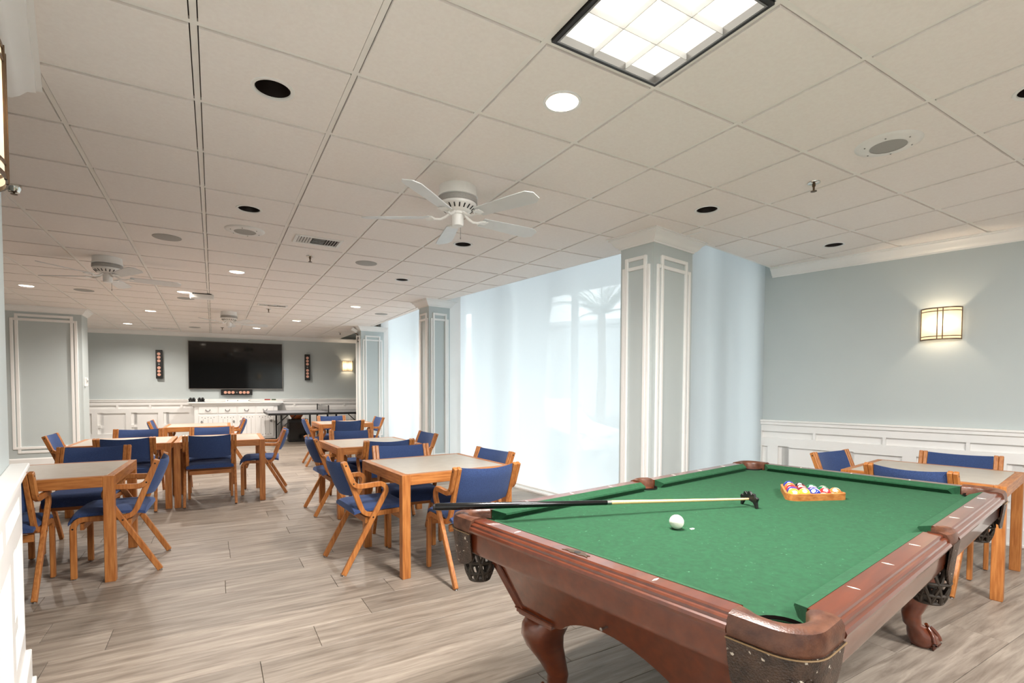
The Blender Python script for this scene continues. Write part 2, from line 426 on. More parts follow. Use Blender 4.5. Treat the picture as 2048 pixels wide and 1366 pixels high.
for n in range(-9, 14):
    x = GX+n*T; m_ = MB()
    for p in pieces([V2(x-BW, BACKY), V2(x+BW, BACKY), V2(x+BW, 15.6), V2(x-BW, 15.6)]): m_.prism([(a.x, a.y) for a in p], CEIL+.007, CEIL+.02)
    if m_.v: m_.build('grid_bar', 'bar', ceiling)
for m in range(-10, 22):
    y = GY+m*T; m_ = MB()
    for p in pieces([V2(-5.2, y-BW), V2(9, y-BW), V2(9, y+BW), V2(-5.2, y+BW)]): m_.prism([(a.x, a.y) for a in p], CEIL+.0075, CEIL+.02)
    if m_.v: m_.build('grid_bar', 'bar', ceiling)
# edge boards at the window pocket
m_ = MB()
for a, b in ((W1A+(W1A-W1B).normalized()*.1, W1B), (W2A, W2B), (BAYA, BAYB)):
    d = (b-a).normalized(); nn = Vector((-d.y, d.x))*(1 if a is not BAYA else 1)
    off = Vector((d.y, -d.x))*.018 if a is not BAYA else Vector((-d.y, d.x))*.018
    m_.prism([(a.x, a.y), (b.x, b.y), (b.x+off.x, b.y+off.y), (a.x+off.x, a.y+off.y)], CEIL-.002, CEIL+.32)
m_.build('pocket_edge', 'white', ceiling)

# ------------------------------------------------------------------ walls
def wall(name, a, b, thick, z1=CEIL+.36, mat='paint', z0=-.05):      # body lies to the right of a->b
    d = (b-a).normalized(); o = Vector((d.y, -d.x))*thick
    m_ = MB(); m_.prism([(a.x, a.y), (b.x, b.y), (b.x+o.x, b.y+o.y), (a.x+o.x, a.y+o.y)], z0, z1); return struct(m_.build(name, mat))
wall_far = wall('wall_far', FWB, FWA, .15)
wall_right = wall('wall_right', RWB2, RWA, .15)
wall_left = wall('wall_left', V2(-5.2, 15.6), V2(-5.2, 2.9), .15)
wall_back = wall('wall_back', V2(NLB.x-.2, BACKY), V2(RWB2.x+.2, BACKY), .15)
m_ = MB(); m_.prism([(NLA.x, NLA.y), (-5.3, 3.07), (-5.3, 2.92), (NLA.x-.16, 2.92), (NLB.x-.16, NLB.y), (NLB.x, NLB.y)][::-1], -.05, CEIL+.36)
wall_near = struct(m_.build('wall_near', 'paint'))
wall_window_end = wall('wall_window_end', V2(4.1, 11.5), V2(4.1, 14.7), .15)
m_ = MB(); m_.prism([(3.55, 11.55), (4.2, 11.55), (4.2, 11.7), (3.55, 11.7)], -.05, CEIL+.36); struct(m_.build('wall_window_return', 'paint'))
# partition stub with panel moulding
PX0, PX1, PY = -3.25, -2.0, 11.62
m_ = MB(); m_.box(PX0, PX1, PY, PY+.48, -.02, CEIL+.1); partition = struct(m_.build('wall_partition', 'paint'))
def rect_frame(mb, x0, x1, z0, z1, wd, d, M=None):
    for q in ((x0, x0+wd, z0, z1), (x1-wd, x1, z0, z1), (x0+wd, x1-wd, z0, z0+wd), (x0+wd, x1-wd, z1-wd, z1)):
        mb.box(q[0], q[1], -d, .002, q[2], q[3], M)
Mp = TR(0, PY, 0)
for k, (a, b, c, d) in enumerate(((-2.935, -2.06, .30, 2.53), (-2.875, -2.115, .23, 2.605))):
    m_ = MB(); rect_frame(m_, a, b, c, d, .042, .02 if k else .024, Mp); m_.build('moulding_frame', 'white', partition, bevel=.004)
m_ = MB(); sweep(m_, [(PX0, PY), (PX1, PY), (PX1, PY+.48)], CROWN, -1, z=CEIL); m_.build('crown', 'white', partition, smooth=.5)
m_ = MB(); sweep(m_, [(PX0, PY), (PX1, PY), (PX1, PY+.48)], BASEB, -1); m_.build('skirting', 'white', partition)
# crowns and skirtings
m_ = MB(); sweep(m_, [FWA, FWB], CROWN, -1, z=CEIL); struct(m_.build('trim_1', 'white', smooth=.5))
e = RWA+(RWB-RWA).normalized()*.1
m_ = MB(); sweep(m_, [RWB2, e], CROWN, 1, z=CEIL); struct(m_.build('trim_2', 'white', smooth=.5))
m_ = MB(); sweep(m_, [NLB, NLA, V2(-5.2, 3.07)], [(o*1.4, h*1.3) for o, h in CROWN], -1, z=CEIL); struct(m_.build('trim_3', 'white', smooth=.5))

# ------------------------------------------------------------------ wainscot with recessed panels
def wainscot(name, a, b, cap, off, period=.81):       # room on the left of a->b
    d = (b-a); Ln = d.length; ang = math.atan2(d.y, d.x)
    root = struct(link(name, None)); root.location = (a.x, a.y, 0); root.rotation_euler = (0, 0, ang)
    k = cap/1.005; TH = .036
    recs = []; n0 = int((-off)/period)-2
    for i in range(n0, int(Ln/period)+3):
        c = off+i*period
        for x0, x1, z0, z1 in ((c-.30, c+.30, .80, .875), (c-.055, c+.055, .44, .71), (c+.405-.24, c+.405+.24, .25, .70), (c-.055, c+.055, .25, .385)):
            x0, x1 = max(x0, .03), min(x1, Ln-.03)
            if x1-x0 > .03: recs.append((x0, x1, z0*k, z1*k))
    xs = sorted({0, Ln} | {r[0] for r in recs} | {r[1] for r in recs}); zs = sorted({.0, .955*k} | {r[2] for r in recs} | {r[3] for r in recs})
    xs = [x for i, x in enumerate(xs) if i == 0 or x-xs[i-1] > 1e-6]; zs = [z for i, z in enumerate(zs) if i == 0 or z-zs[i-1] > 1e-6]
    hole = [[any(r[0]-1e-6 <= (xs[i]+xs[i+1])/2 <= r[1]+1e-6 and r[2]-1e-6 <= (zs[j]+zs[j+1])/2 <= r[3]+1e-6 for r in recs) for j in range(len(zs)-1)] for i in range(len(xs)-1)]
    m_ = MB()
    for i in range(len(xs)-1):
        for j in range(len(zs)-1):
            if hole[i][j]: continue
            x0, x1, z0, z1 = xs[i], xs[i+1], zs[j], zs[j+1]
            m_.add([(x0, TH, z0), (x1, TH, z0), (x1, TH, z1), (x0, TH, z1)], [(0, 3, 2, 1)])
            for (ii, jj, q) in ((i-1, j, ((x0, z0), (x0, z1))), (i+1, j, ((x1, z0), (x1, z1))), (i, j-1, ((x0, z0), (x1, z0))), (i, j+1, ((x0, z1), (x1, z1)))):
                o = ii < 0 or jj < 0 or ii >= len(xs)-1 or jj >= len(zs)-1 or hole[ii][jj]
                if o: m_.add([(q[0][0], TH, q[0][1]), (q[1][0], TH, q[1][1]), (q[1][0], .001, q[1][1]), (q[0][0], .001, q[0][1])], [(0, 1, 2, 3)])
    m_.build('frame', 'white', root)
    for r in recs:
        m_ = MB(); m_.box(r[0]-.002, r[1]+.002, .001, .006, r[2]-.002, r[3]+.002); m_.build('panel', 'white', root)
    m_ = MB(); m_.box(-.0, Ln, .0, TH+.018, .95*k, 1.0*k); m_.box(0, Ln, 0, TH+.03, .985*k, 1.005*k); m_.build('cap_rail', 'white', root, bevel=.004)
    m_ = MB(); m_.box(0, Ln, 0, TH+.02, -.004, .15*k); m_.box(0, Ln, 0, TH+.034, -.004, .02); m_.build('skirting', 'white', root, bevel=.004)
    return root
# phases measured on the photograph
dr = (RWA-RWB2).normalized(); pr_ = V2(5.74, 2.755); off_r = (pr_-RWB2).dot(dr)
wainscot('trim_4', RWB2, RWA, 1.008, off_r % .625, .625)
df = (FWA-FWB).normalized(); p1 = onpl(160+.1465*737, 800, FWB, (-df.y, df.x)); p2 = onpl(160+.1465*1175, 800, FWB, (-df.y, df.x))
per = (V2(p1.x, p1.y)-V2(p2.x, p2.y)).length; off_f = (V2(p1.x, p1.y)-FWB).dot(df)
wainscot('trim_5', FWB, FWA, 1.083, off_f % per, per)
wainscot('trim_6', NLA+(NLB-NLA)*.0, NLB, 1.005, .42, .7).location.z = 0
# (the near wall has the room on its left when walked from the corner towards the back)

# ------------------------------------------------------------------ window bays: frames, glass, shades
def bay(idx, a, b, mull, label, zt=3.04):
    d = (b-a); Ln = d.length; ang = math.atan2(d.y, d.x)     # outside is to the right of a->b
    win = struct(link('window_%d' % idx, None)); win.location = (a.x, a.y, 0); win.rotation_euler = (0, 0, ang)
    xs = [0]+[m_*Ln for m_ in mull]+[Ln]
    for x in xs:
        m_ = MB(); m_.box(x-.03, x+.03, -.30, -.22, 0, zt); m_.build('mullion', 'white', win, bevel=.004)
    for z0, z1 in ((0, .07), (zt-.07, zt)):
        m_ = MB(); m_.box(0, Ln, -.30, -.22, z0, z1); m_.build('frame_rail', 'white', win)
    for x0, x1 in zip(xs, xs[1:]):
        m_ = MB(); m_.box(x0+.03, x1-.03, -.264, -.256, .07, zt-.07); m_.build('pane', 'glass', win)
    m_ = MB(); m_.box(-.02, Ln+.02, -.32, .06, -.006, .022); m_.build('sill', 'white', win, bevel=.004)
    sh = thing('roller_shade', label, 'shade', (a.x, a.y, 0), ang)
    m_ = MB(); n = int(Ln/.12); rows = 2
    vs = [(x*Ln/n+(.004 if x == 0 else 0), .004*math.sin(x*Ln/n*2.1), z) for x in range(n+1) for z in (.045, zt-.04)]
    m_.add(vs, [(2*i, 2*i+2, 2*i+3, 2*i+1) for i in range(n)]); m_.build('cloth', 'shade_cloth', sh, smooth=1)
    m_ = MB(); m_.box(0, Ln, -.012, .012, .03, .055); m_.build('hem_bar', 'white_plastic', sh, bevel=.004)
    m_ = MB(); m_.lathe([(.03, 0), (.03, Ln)], 12, TR(0, 0, zt-.03) @ Matrix.Rotation(math.pi/2, 4, 'Y')); m_.build('roller_tube', 'steel', sh, smooth=.6)
SA, SB = V2(3.81, 3.80), V2(3.46, 7.50)
S2A, S2B = V2(3.44, 7.90), V2(3.42, 11.30)
S3A, S3B = V2(5.54, 3.595), V2(4.07, 3.435)
bay(1, SA, SB, (.35, .69), 'tall translucent white roller shade between the first two moulded columns'); bay(2, S2A, S2B, (.5,), 'tall translucent white roller shade between the two columns towards the television')
bay(3, S3A, S3B, (.5,), 'tall translucent white roller shade beside the wall with the lit sconce')
m_ = MB(); m_.prism([(5.53, 3.66), (5.66, 3.66), (5.66, 3.90), (5.53, 3.90)], 0, CEIL+.3); struct(m_.build('trim_7', 'white'))

# ------------------------------------------------------------------ columns
def column(label, quad, frames=((0, 1), (3, 0))):
    P = [Vector(q) for q in quad]      # counter-clockwise seen from above: near-left corner first
    root = thing('column', label, 'column', (P[0].x, P[0].y, 0)); o = P[0]; Q = [p-o for p in P]
    m_ = MB(); m_.prism([(p.x, p.y) for p in Q], 0, CEIL+.02); m_.build('shaft', 'paint', root)
    m_ = MB(); sweep(m_, [(p.x, p.y) for p in Q], CROWN, -1, closed=True, z=CEIL); m_.build('crown', 'white', root, smooth=.5)
    m_ = MB(); sweep(m_, [(p.x, p.y) for p in Q], BASEB, -1, closed=True); m_.build('skirting', 'white', root)
    for i, j in frames:
        a, b = Q[i], Q[j]; d = b-a; Ln = d.length; M_ = TR(a.x, a.y, 0) @ RZ(math.atan2(d.y, d.x)); e = Ln*.075
        for k, (x0, x1, z1, dp) in enumerate(((e, Ln-e, 2.46, .018), (e+.2*(Ln-2*e)*.55, Ln-e-.2*(Ln-2*e)*.55, 2.545, .022))):
            m_ = MB(); rect_frame(m_, x0, x1, .30 if k == 0 else .22, z1, .032, dp, M_); m_.build('moulding_frame', 'white', root, bevel=.004)
    return root
column('square pale blue moulded column standing behind the pool table', [(3.335, 3.215), (3.945, 3.305), (3.885, 3.66), (3.285, 3.57)])
column('square pale blue moulded column beside the middle window table', [(2.90, 7.46), (3.27, 7.50), (3.25, 7.84), (2.865, 7.80)])
column('square pale blue moulded column beside the ping-pong table', [(2.83, 11.38), (3.35, 11.42), (3.33, 11.75), (2.80, 11.71)])
for k, q in enumerate(([(3.22, 7.56), (3.56, 7.56), (3.56, 7.86), (3.22, 7.86)], [(3.3, 11.46), (3.6, 11.46), (3.6, 11.7), (3.3, 11.7)], [(3.82, 3.64), (4.02, 3.64), (4.02, 3.80), (3.82, 3.80)])):
    m_ = MB(); m_.prism(q, -.01, CEIL+.3); struct(m_.build('trim_%d' % (8+k), 'white'))

# ------------------------------------------------------------------ ceiling fittings
root_dark = None
def downlight(n, m, lit, label, group):
    x, y = tc(n, m); t = thing('downlight', label, 'downlight', (x, y, CEIL), 0, group)
    o = MB(); o.lathe([(.076, .002), (.078, -.004), (.092, -.005), (.094, 0), (.092, .002), (.076, .002)], 32, cap=False); o.build('trim_ring', 'white_plastic', t, smooth=.6)
    c = MB(); c.lathe([(.077, -.001), (.070, .05), (.055, .115)], 32, cap=False); c.lathe([(.055, .115), (.001, .115)], 32, cap=False); c.build('reflector', 'can_white' if lit else 'can_dark', t, smooth=.8)
    b = MB(); b.lathe([(.001, .045), (.026, .047), (.040, .058), (.043, .076), (.03, .112)], 24) if lit else b.lathe([(.001, .055), (.03, .058), (.045, .075), (.046, .09), (.03, .112)], 24)
    b.build('bulb', 'bulb' if lit else 'bulb_off', t, smooth=.8)
    if lit:
        light('lamp_light', 'SPOT', (0, 0, -.006), LAMP_W, (1, .92, .84), t, spot_size=math.radians(160), spot_blend=.8, shadow_soft_size=.05)
DL = {(0, 0): 'unlit recessed downlight two tiles from the bright square fluorescent light', (0, 3): 'unlit recessed downlight one tile before the ring speaker near the air vent', (5, 0): 'unlit recessed downlight in front of the pool table column', (8, 0): 'unlit recessed downlight beside the crown moulding of the sconce wall', (5, -3): 'unlit recessed downlight next to the ring speaker above the pool table', (3, 3): 'unlit recessed downlight beyond the blades of the nearest ceiling fan', (3, 6): 'unlit recessed downlight before the middle column by the windows',
 (2, -1): 'lit recessed downlight beside the bright square fluorescent light', (-4, 11): 'lit recessed downlight by the near wall, beyond the partition fan', (0, 7): 'lit recessed downlight alone in its row beyond the ring speaker', (-1, 10): 'lit recessed downlight touching the white box fixture', (-2, 14): 'lit recessed downlight between the partition and the farthest fan', (-3, 18): 'lit recessed downlight between the partition and the far crown moulding', (3, 10): 'lit recessed downlight nearest the window row beyond the middle column', (2, 14): 'lit recessed downlight on the window side of the farthest fan', (1, 17): 'lit recessed downlight nearest the crown moulding above the television'}
for c in DARK: downlight(*c, False, DL[c], 'unlit recessed downlights')
for c in LIT: downlight(*c, True, DL[c], 'lit recessed downlights')

def troffer(n, m, label):
    x, y = tc(n, m); t = thing('troffer_light', label, 'ceiling light', (x, y, CEIL)); h = T/2-.016
    b = MB()
    for q in ((-h, h, -h, -h+.016), (-h, h, h-.016, h), (-h, -h+.016, -h+.016, h-.016), (h-.016, h, -h+.016, h-.016)): b.box(q[0], q[1], q[2], q[3], -.004, .09)
    b.box(-h, h, -h, h, .085, .095); b.build('housing', 'dark', t)
    b = MB()
    for q in ((-h+.016, h-.016, -h+.016, -h+.024), (-h+.016, h-.016, h-.024, h-.016), (-h+.016, -h+.024, -h+.024, h-.024), (h-.024, h-.016, -h+.024, h-.024)): b.box(q[0], q[1], q[2], q[3], -.006, .06)
    b.build('inner_frame', 'steel', t)
    g = h-.024
    for i in (1, 2):
        p = -g+2*g*i/3
        for ax in (0, 1):
            b = MB()
            if ax: b.box(-g, g, p-.0015, p+.0015, 0, .026)
            else: b.box(p-.0015, p+.0015, -g, g, 0, .0255)
            b.build('louvre_blade', 'white_plastic', t)
    for i in range(3):
        p = -g+2*g*(i+.5)/3
        b = MB(); b.tube([(p, -g+.02, .062), (p, g-.02, .062)], .013, 10); b.build('fluorescent_tube', 'tube', t, smooth=.8)
    b = MB(); b.box(-g, g, -g, g, .028, .031); b.build('diffuser', 'diffuser', t)
    light('lamp_light', 'AREA', (0, 0, -.012), TROFFER_W, (1, .97, .94), t, shape='SQUARE', size=.5)
troffer(2, -2, 'bright square fluorescent ceiling light with nine louvre cells'); troffer(5, -5, 'unseen square ceiling light added for fill behind the pool table'); troffer(2, -7, 'unseen square ceiling light added for fill near the back wall')  # second and third troffers are out of view, added to brighten the room

for (n, m), lb in (((-1, 5), 'before the partition fan'), ((-3, 11), 'beyond the partition fan'), ((-1, 11), 'behind the white box fixture'), ((2, 5), 'between the air vent and the windows'), ((-1, 18), 'beyond the farthest fan'), ((4, 11), 'by the column near the ping-pong table')):
    x, y = tc(n, m); b = MB(); b.lathe([(.001, -.008), (.10, -.007), (.113, -.004), (.116, .001)], 40); o = b.build('ceiling_disc', 'grille', smooth=.8); o.location = (x, y, CEIL)
    tag(o, 'flat plain round speaker cover in the ceiling '+lb, 'speaker', 'flat round ceiling speakers')
for (n, m), lb in (((0, 4), 'white ring ceiling speaker with perforated centre near the square air vent'), ((5, -2), 'white ring ceiling speaker with perforated centre above the pool table')):
    x, y = tc(n, m); t = thing('ceiling_speaker', lb, 'speaker', (x, y, CEIL))
    b = MB(); b.lathe([(.088, -.016), (.10, -.018), (.135, -.012), (.158, -.003), (.16, .001)], 48, cap=False); b.build('ring', 'white_plastic', t, smooth=.8)
    b = MB(); b.lathe([(.001, -.014), (.088, -.0145), (.09, -.004)], 40); b.build('perforated_grille', 'grille', t, smooth=.8)
    for k in range(6):
        a = k*math.pi/3+.3; b = MB(); b.lathe([(.001, -.019), (.004, -.0185), (.0045, -.014)], 8, TR(.118*math.cos(a), .118*math.sin(a), 0)); b.build('screw', 'steel', t)
def vent(n, m, w_, d_, nl, lb):
    x, y = tc(n, m); t = thing('air_vent', lb, 'vent', (x, y, CEIL))
    b = MB(); rect_frame(b, -w_/2-.03, w_/2+.03, -d_/2-.03, d_/2+.03, .03, .010, Matrix.Rotation(math.pi/2, 4, 'X')); b.build('frame', 'white_plastic', t, bevel=.003)
    b = MB(); b.box(-w_/2, w_/2, -d_/2, d_/2, -.002, 0); b.build('dark_backing', 'dark', t)  # flat dark plate, its colour stands in for the shade inside the vent
    for k in range(nl):
        xx = -w_/2+w_*(k+.5)/nl
        if w_ > .3 and abs(xx) < w_*.16: continue
        b = MB(); b.box(-.008, .008, -d_/2, d_/2, -.001, .001, TR(xx, 0, -.008) @ Matrix.Rotation(.8 if xx < 0 else -.8, 4, 'Y')); b.build('louvre', 'white_plastic', t)
    if w_ > .3:
        for k in range(4):
            b = MB(); b.box(-w_*.15, w_*.15, -.012, .012, -.001, .001, TR(0, -d_/2+d_*(k+.5)/4, -.008) @ Matrix.Rotation(.7, 4, 'X')); b.build('louvre', 'white_plastic', t)
vent(1, 4, .36, .20, 15, 'white louvred ceiling vent between the ring speaker and the nearest fan'); vent(1, 11, .40, .12, 16, 'narrow white louvred ceiling vent near the farthest ceiling fan')
vent(-2, 19, .46, .10, 18, 'thin louvred ceiling vent beside the crown moulding above the slim wall speaker')
for k, (x, y) in enumerate(((.893, 5.70), (.845, 9.80), (.187, 13.3), (2.70, 12.9), (3.49, 1.93), (-1.17, 4.80))):
    t = thing('sprinkler', 'chrome fire sprinkler head on the ceiling '+('beside the louvred air vent', 'beside the narrow vent near the farthest fan', 'in front of the television wall', 'above the ping-pong table', 'above the pool table', 'beside the near wall sconce')[k], 'sprinkler', (x, y, CEIL), 0, 'ceiling sprinkler heads')
    b = MB(); b.lathe([(.002, -.012), (.022, -.012), (.038, -.006), (.04, .001)], 24); b.build('escutcheon', 'chrome', t, smooth=.7)
    b = MB(); b.lathe([(.010, -.01), (.011, -.026), (.007, -.03), (.006, -.052), (.009, -.056)], 12); b.build('body', 'brown_metal', t, smooth=.6)
    b = MB(); b.lathe([(.002, -.056), (.019, -.058), (.019, -.061), (.002, -.062)], 16); b.build('deflector', 'brown_metal', t)
    if k == 5:
        b = MB(); b.lathe([(.001, -.05), (.03, -.045), (.042, -.02), (.043, 0)], 20); b.build('cup', 'chrome', t, smooth=.8)
t = thing('emergency_light', 'small white box fixture on the ceiling touching a lit downlight', 'light fixture', (-.13, 8.78, CEIL))
b = MB(); b.box(-.15, .15, -.06, .06, -.075, -.012); b.build('case', 'white_plastic', t, bevel=.008)
b = MB(); b.box(-.12, .12, -.045, .045, -.012, .0); b.build('mounting_plate', 'dark', t)

def fan(n, m, a0, label, z=0):
    x, y = tc(n, m); t = thing('ceiling_fan', label, 'fan', (x, y, CEIL), 0)
    b = MB(); b.lathe([(.128, .001), (.132, -.06), (.138, -.064), (.138, -.072), (.125, -.078)], 40); b.build('mounting_canopy', 'fan_white', t, smooth=.5)
    b = MB(); b.lathe([(.125, -.078), (.135, -.082), (.136, -.112), (.126, -.118)], 40); b.build('vent_band', 'grille', t, smooth=.5)
    b = MB(); b.lathe([(.130, -.116), (.128, -.13), (.085, -.165), (.06, -.17)], 40); hs = b.build('motor_housing', 'fan_white', t, smooth=.5)
    for k in range(20):
        a = k*math.pi/10; b = MB(); b.box(-.004, .004, -.016, .016, -.0015, .0015, RZ(a) @ TR(0, .108, -.1495) @ Matrix.Rotation(math.radians(39), 4, 'X')); b.build('vent_slot', 'dark', hs)
    b = MB(); b.lathe([(.05, -.168), (.05, -.185), (.042, -.19), (.042, -.25), (.036, -.262), (.002, -.264)], 24); b.build('switch_housing', 'fan_white', t, smooth=.5)
    b = MB(); b.tube([(.03, .02, -.262), (.03, .02, -.33)], .0015, 6); b.lathe([(.001, -.345), (.004, -.34), (.004, -.332), (.001, -.328)], 8, TR(.03, .02, 0)); b.build('pull_chain', 'steel', t)
    for k in range(5):
        a = a0+k*2*math.pi/5; Mx = RZ(a)
        b = MB(); b.tube([(.05, 0, -.175), (.085, .0, -.20), (.12, 0, -.215), (.165, 0, -.212)], [.010, .010, .009, .008], 8, Mx)
        b.tube([(.155, 0, -.212), (.18, .032, -.208), (.205, .038, -.206)], .006, 6, Mx); b.tube([(.155, 0, -.212), (.18, -.032, -.208), (.205, -.038, -.206)], .006, 6, Mx); b.box(.175, .225, -.042, .042, -.210, -.205, Mx @ TR(0, 0, -.0) )
        b.build('blade_arm', 'fan_white', t, smooth=.6)
        Mb = Mx @ TR(.19, 0, -.202) @ Matrix.Rotation(math.radians(-13), 4, 'X')
        poly = [(0, -.052), (.30, -.066), (.43, -.068), (.475, -.035), (.475, .035), (.43, .068), (.30, .066), (0, .052)]
        b = MB(); b.prism(poly, -.003, .003, Mb); b.build('blade', 'fan_blade', t, bevel=.0015)
FAN = math.radians
fan(2, 1, FAN(4), 'white five-blade ceiling fan nearest the bright square fluorescent light'); fan(-2, 7, FAN(11), 'white five-blade ceiling fan in front of the moulded partition'); fan(0, 13, FAN(12), 'white five-blade ceiling fan nearest the television wall')

# ------------------------------------------------------------------ sconces
def sconce(p, ang, label, k=1.0, w_=.30, h_=.30, power=5):
    t = thing('wall_sconce', label, 'sconce', p, ang)       # local +y points into the room
    b = MB(); b.box(-w_/2+.01, w_/2-.01, 0, .014, -h_/2+.02, h_/2-.02); b.build('backplate', 'brown_metal', t)
    dp = .10
    def f(q): return (w_/2*q, .012+dp*(1-q*q)**.5*.55+dp*.45*(1-abs(q)**4))
    N = 20; qs = [-1+2*i/N for i in range(N+1)]
    outer = [f(q) for q in qs]; b = MB()
    rings = [[Vector((x, y, -h_/2)) for x, y in outer], [Vector((x, y, h_/2)) for x, y in outer]]
    b.loft(rings, cap=False, closed=False); b.build('glass_shade', 'lamp_glass', t, smooth=1)
    def band(z, hh): 
        b = MB(); b.loft([[Vector((x, y-.001, z-hh/2)), Vector((x*1.012, y+.003, z-hh/2)), Vector((x*1.012, y+.003, z+hh/2)), Vector((x, y-.001, z+hh/2))] for x, y in outer]); b.build('metal_band', 'brown_metal', t)
    for z, hh in ((h_/2-.005, .010), (-h_/2+.005, .010), (h_/2-.034, .007), (-h_/2+.034, .007)): band(z, hh)
    for q in (-.14, .12, -.985, .985):
        x, y = f(q); b = MB(); b.box(x-.004, x+.004, y-.002, y+.005, -h_/2, h_/2); b.build('metal_strip', 'brown_metal', t)
    light('lamp_light', 'POINT', (0, .055, 0), power, (1, .80, .58), t, shadow_soft_size=.03)
dr_ang = math.atan2((RWA-RWB).y, (RWA-RWB).x)
sconce((5.902, 2.052, 1.973), dr_ang, 'lit half-round glass wall sconce on the pale blue wall behind the pool table', power=3.6)
df_ang = math.atan2((FWA-FWB).y, (FWA-FWB).x)
fn = Vector((-df.y, df.x))
def fwp(x, y, off=0): return onpl(x, y, FWB+fn*off, fn)
p = fwp(694.5, 732.5); sconce((p.x, p.y, p.z), df_ang, 'lit half-round glass wall sconce beside the television', power=3.6, w_=.28, h_=.29)
dn = (NLB-NLA).normalized(); q = NLA+dn*1.50; nn = Vector((-dn.y, dn.x))
sconce((q.x, q.y, 1.97), math.atan2(dn.y, dn.x), 'wall sconce on the end of the near wainscoted wall', power=1.6)

# ------------------------------------------------------------------ tables
def make_table():
    t = link('dining_table', None); s, H_ = .461, .74
    b = MB(); b.box(-s+.048, s-.048, -s+.048, s-.048, H_-.03, H_); b.build('tabletop', 'laminate', t, bevel=.002)
    for k in range(4):
        b = MB(); b.prism([(-s+.062, -s), (s-.062, -s), (s-.062, -s+.0475), (-s+.062, -s+.0475)], H_-.075, H_, RZ(k*math.pi/2)); b.build('edge_rail', 'oak_h' if k % 2 == 0 else 'oak_v', t, bevel=.003)
        b = MB(); b.box(s-.062, s, s-.062, s, 0, H_, RZ(k*math.pi/2)); b.build('leg', 'oak', t, bevel=.003)
    return t
TB = {'A': (1.565, 3.90, 3), 'L': (-1.05, 4.87, -2), 'D1': (-.872, 7.24, -1), 'D2': (.072, 7.22, -1), 'E': (-.22, 9.9, -1), 'B': (1.53, 5.82, 2), 'C': (2.02, 9.56, -1), 'R': (4.69, 1.665, 9)}
TLAB = {'A': 'square oak table with grey top nearest the black butt of the bridge stick', 'L': 'square oak table with grey top beside the end of the near wainscoted wall', 'D1': 'square oak table of the pushed-together pair, the one nearer the moulded partition', 'D2': 'square oak table of the pushed-together pair, the one nearer the window tables', 'E': 'square oak table with grey top standing before the white console', 'B': 'square oak table with grey top beside the middle column, second along the window', 'C': 'square oak table with grey top nearest the ping-pong table', 'R': 'square oak table with grey top between the pool table and the sconce wall'}
tproto = make_table(); first = True
for k, (x, y, a) in TB.items():
    t = tproto if first else dup(tproto); first = False
    t.location = (x, y, 0); t.rotation_euler = (0, 0, math.radians(a)); tag(t, TLAB[k], 'table', 'square oak tables')

# ------------------------------------------------------------------ chairs
def make_chair():
    t = link('armchair', None)
    post = fillet([(-.262, .82), (-.112, .412), (.232, .424), (.232, .006)], [.085, .065])
    armp = fillet([(-.262, .82), (-.188, .632), (.085, .645), (-.272, .006)], [.07, .05])
    for s in (-1, 1):
        b = MB(); strip(b, post, .028, .037, s*.224); fr = b.build('side_frame', 'oak', t, bevel=.004)
        b = MB(); strip(b, armp, .028, .037, s*.254); ar = b.build('arm_and_rear_leg', 'oak', t, bevel=.004)
        for (y, z, x) in ((-.252, .795, .2675), (-.198, .66, .2675), (-.055, .40, .2675), (.232, .36, .2375)):
            b = MB(); b.lathe([(.001, .0012), (.006, .001), (.0065, -.002)], 10, TR(s*x, y, z) @ Matrix.Rotation(s*math.pi/2, 4, 'Y')); b.build('bolt', 'dark', ar if x > .25 else fr)
        for y, x in ((.232, .224), (-.272, .254)):
            b = MB(); b.lathe([(.001, 0), (.011, 0), (.012, .004), (.009, .008)], 10, TR(s*x, y, 0)); b.build('glide', 'steel', fr if y > 0 else ar, smooth=.6)
    for y, z in ((.185, .372), (-.085, .375)):
        b = MB(); b.box(-.212, .212, y-.012, y+.012, z-.03, z+.02); b.build('stretcher', 'oak_h', t, bevel=.003)
    # seat pad
    ny, nx = 14, 8; top = []; bot = []
    for i in range(ny+1):
        q = i/ny; y = -.185+.445*q
        base = .447+.012*math.cos((q-.5)*2.2)+(-.055*max(0, (q-.86)/.14)**2)-(.01*max(0, (.1-q)/.1))
        rt, rb = [], []
        for j in range(nx+1):
            u = -1+2*j/nx; x = .236*u*(1-.06*max(0, (q-.9)/.1)); edge = (1-abs(u)**6)
            rt.append(Vector((x, y, base+.026*edge-.006*(1-u*u)*math.sin(q*math.pi)+.004))); rb.append(Vector((x, y, base-.016)))
        top.append(rt); bot.append(rb)
    b = MB(); rings = [rt+rb[::-1] for rt, rb in zip(top, bot)]; b.loft(rings); b.build('seat', 'blue_fabric', t, smooth=.9)
    # curved back pad
    rings = []; nz = 8; nx = 12
    for i in range(nz+1):
        q = i/nz; z = .562+.243*q; yb = -.262+(.82-z)*(.150/.408); e = .017*(1-abs(2*q-1)**5)+.002
        fr_, bk = [], []
        for j in range(nx+1):
            u = -1+2*j/nx; sag = -.052*(1-u*u); x = .208*u; ed = e*(1-.35*abs(u)**8)
            dz = (.012*u*u if q > .9 else 0)-(.014*(1-u*u) if q < .1 else 0)
            fr_.append(Vector((x, yb+sag+.004+ed, z+dz))); bk.append(Vector((x, yb+sag+.004-ed, z+dz)))
        rings.append(fr_+bk[::-1])
    b = MB(); b.loft(rings); b.build('backrest', 'blue_fabric', t, smooth=.9)
    return t
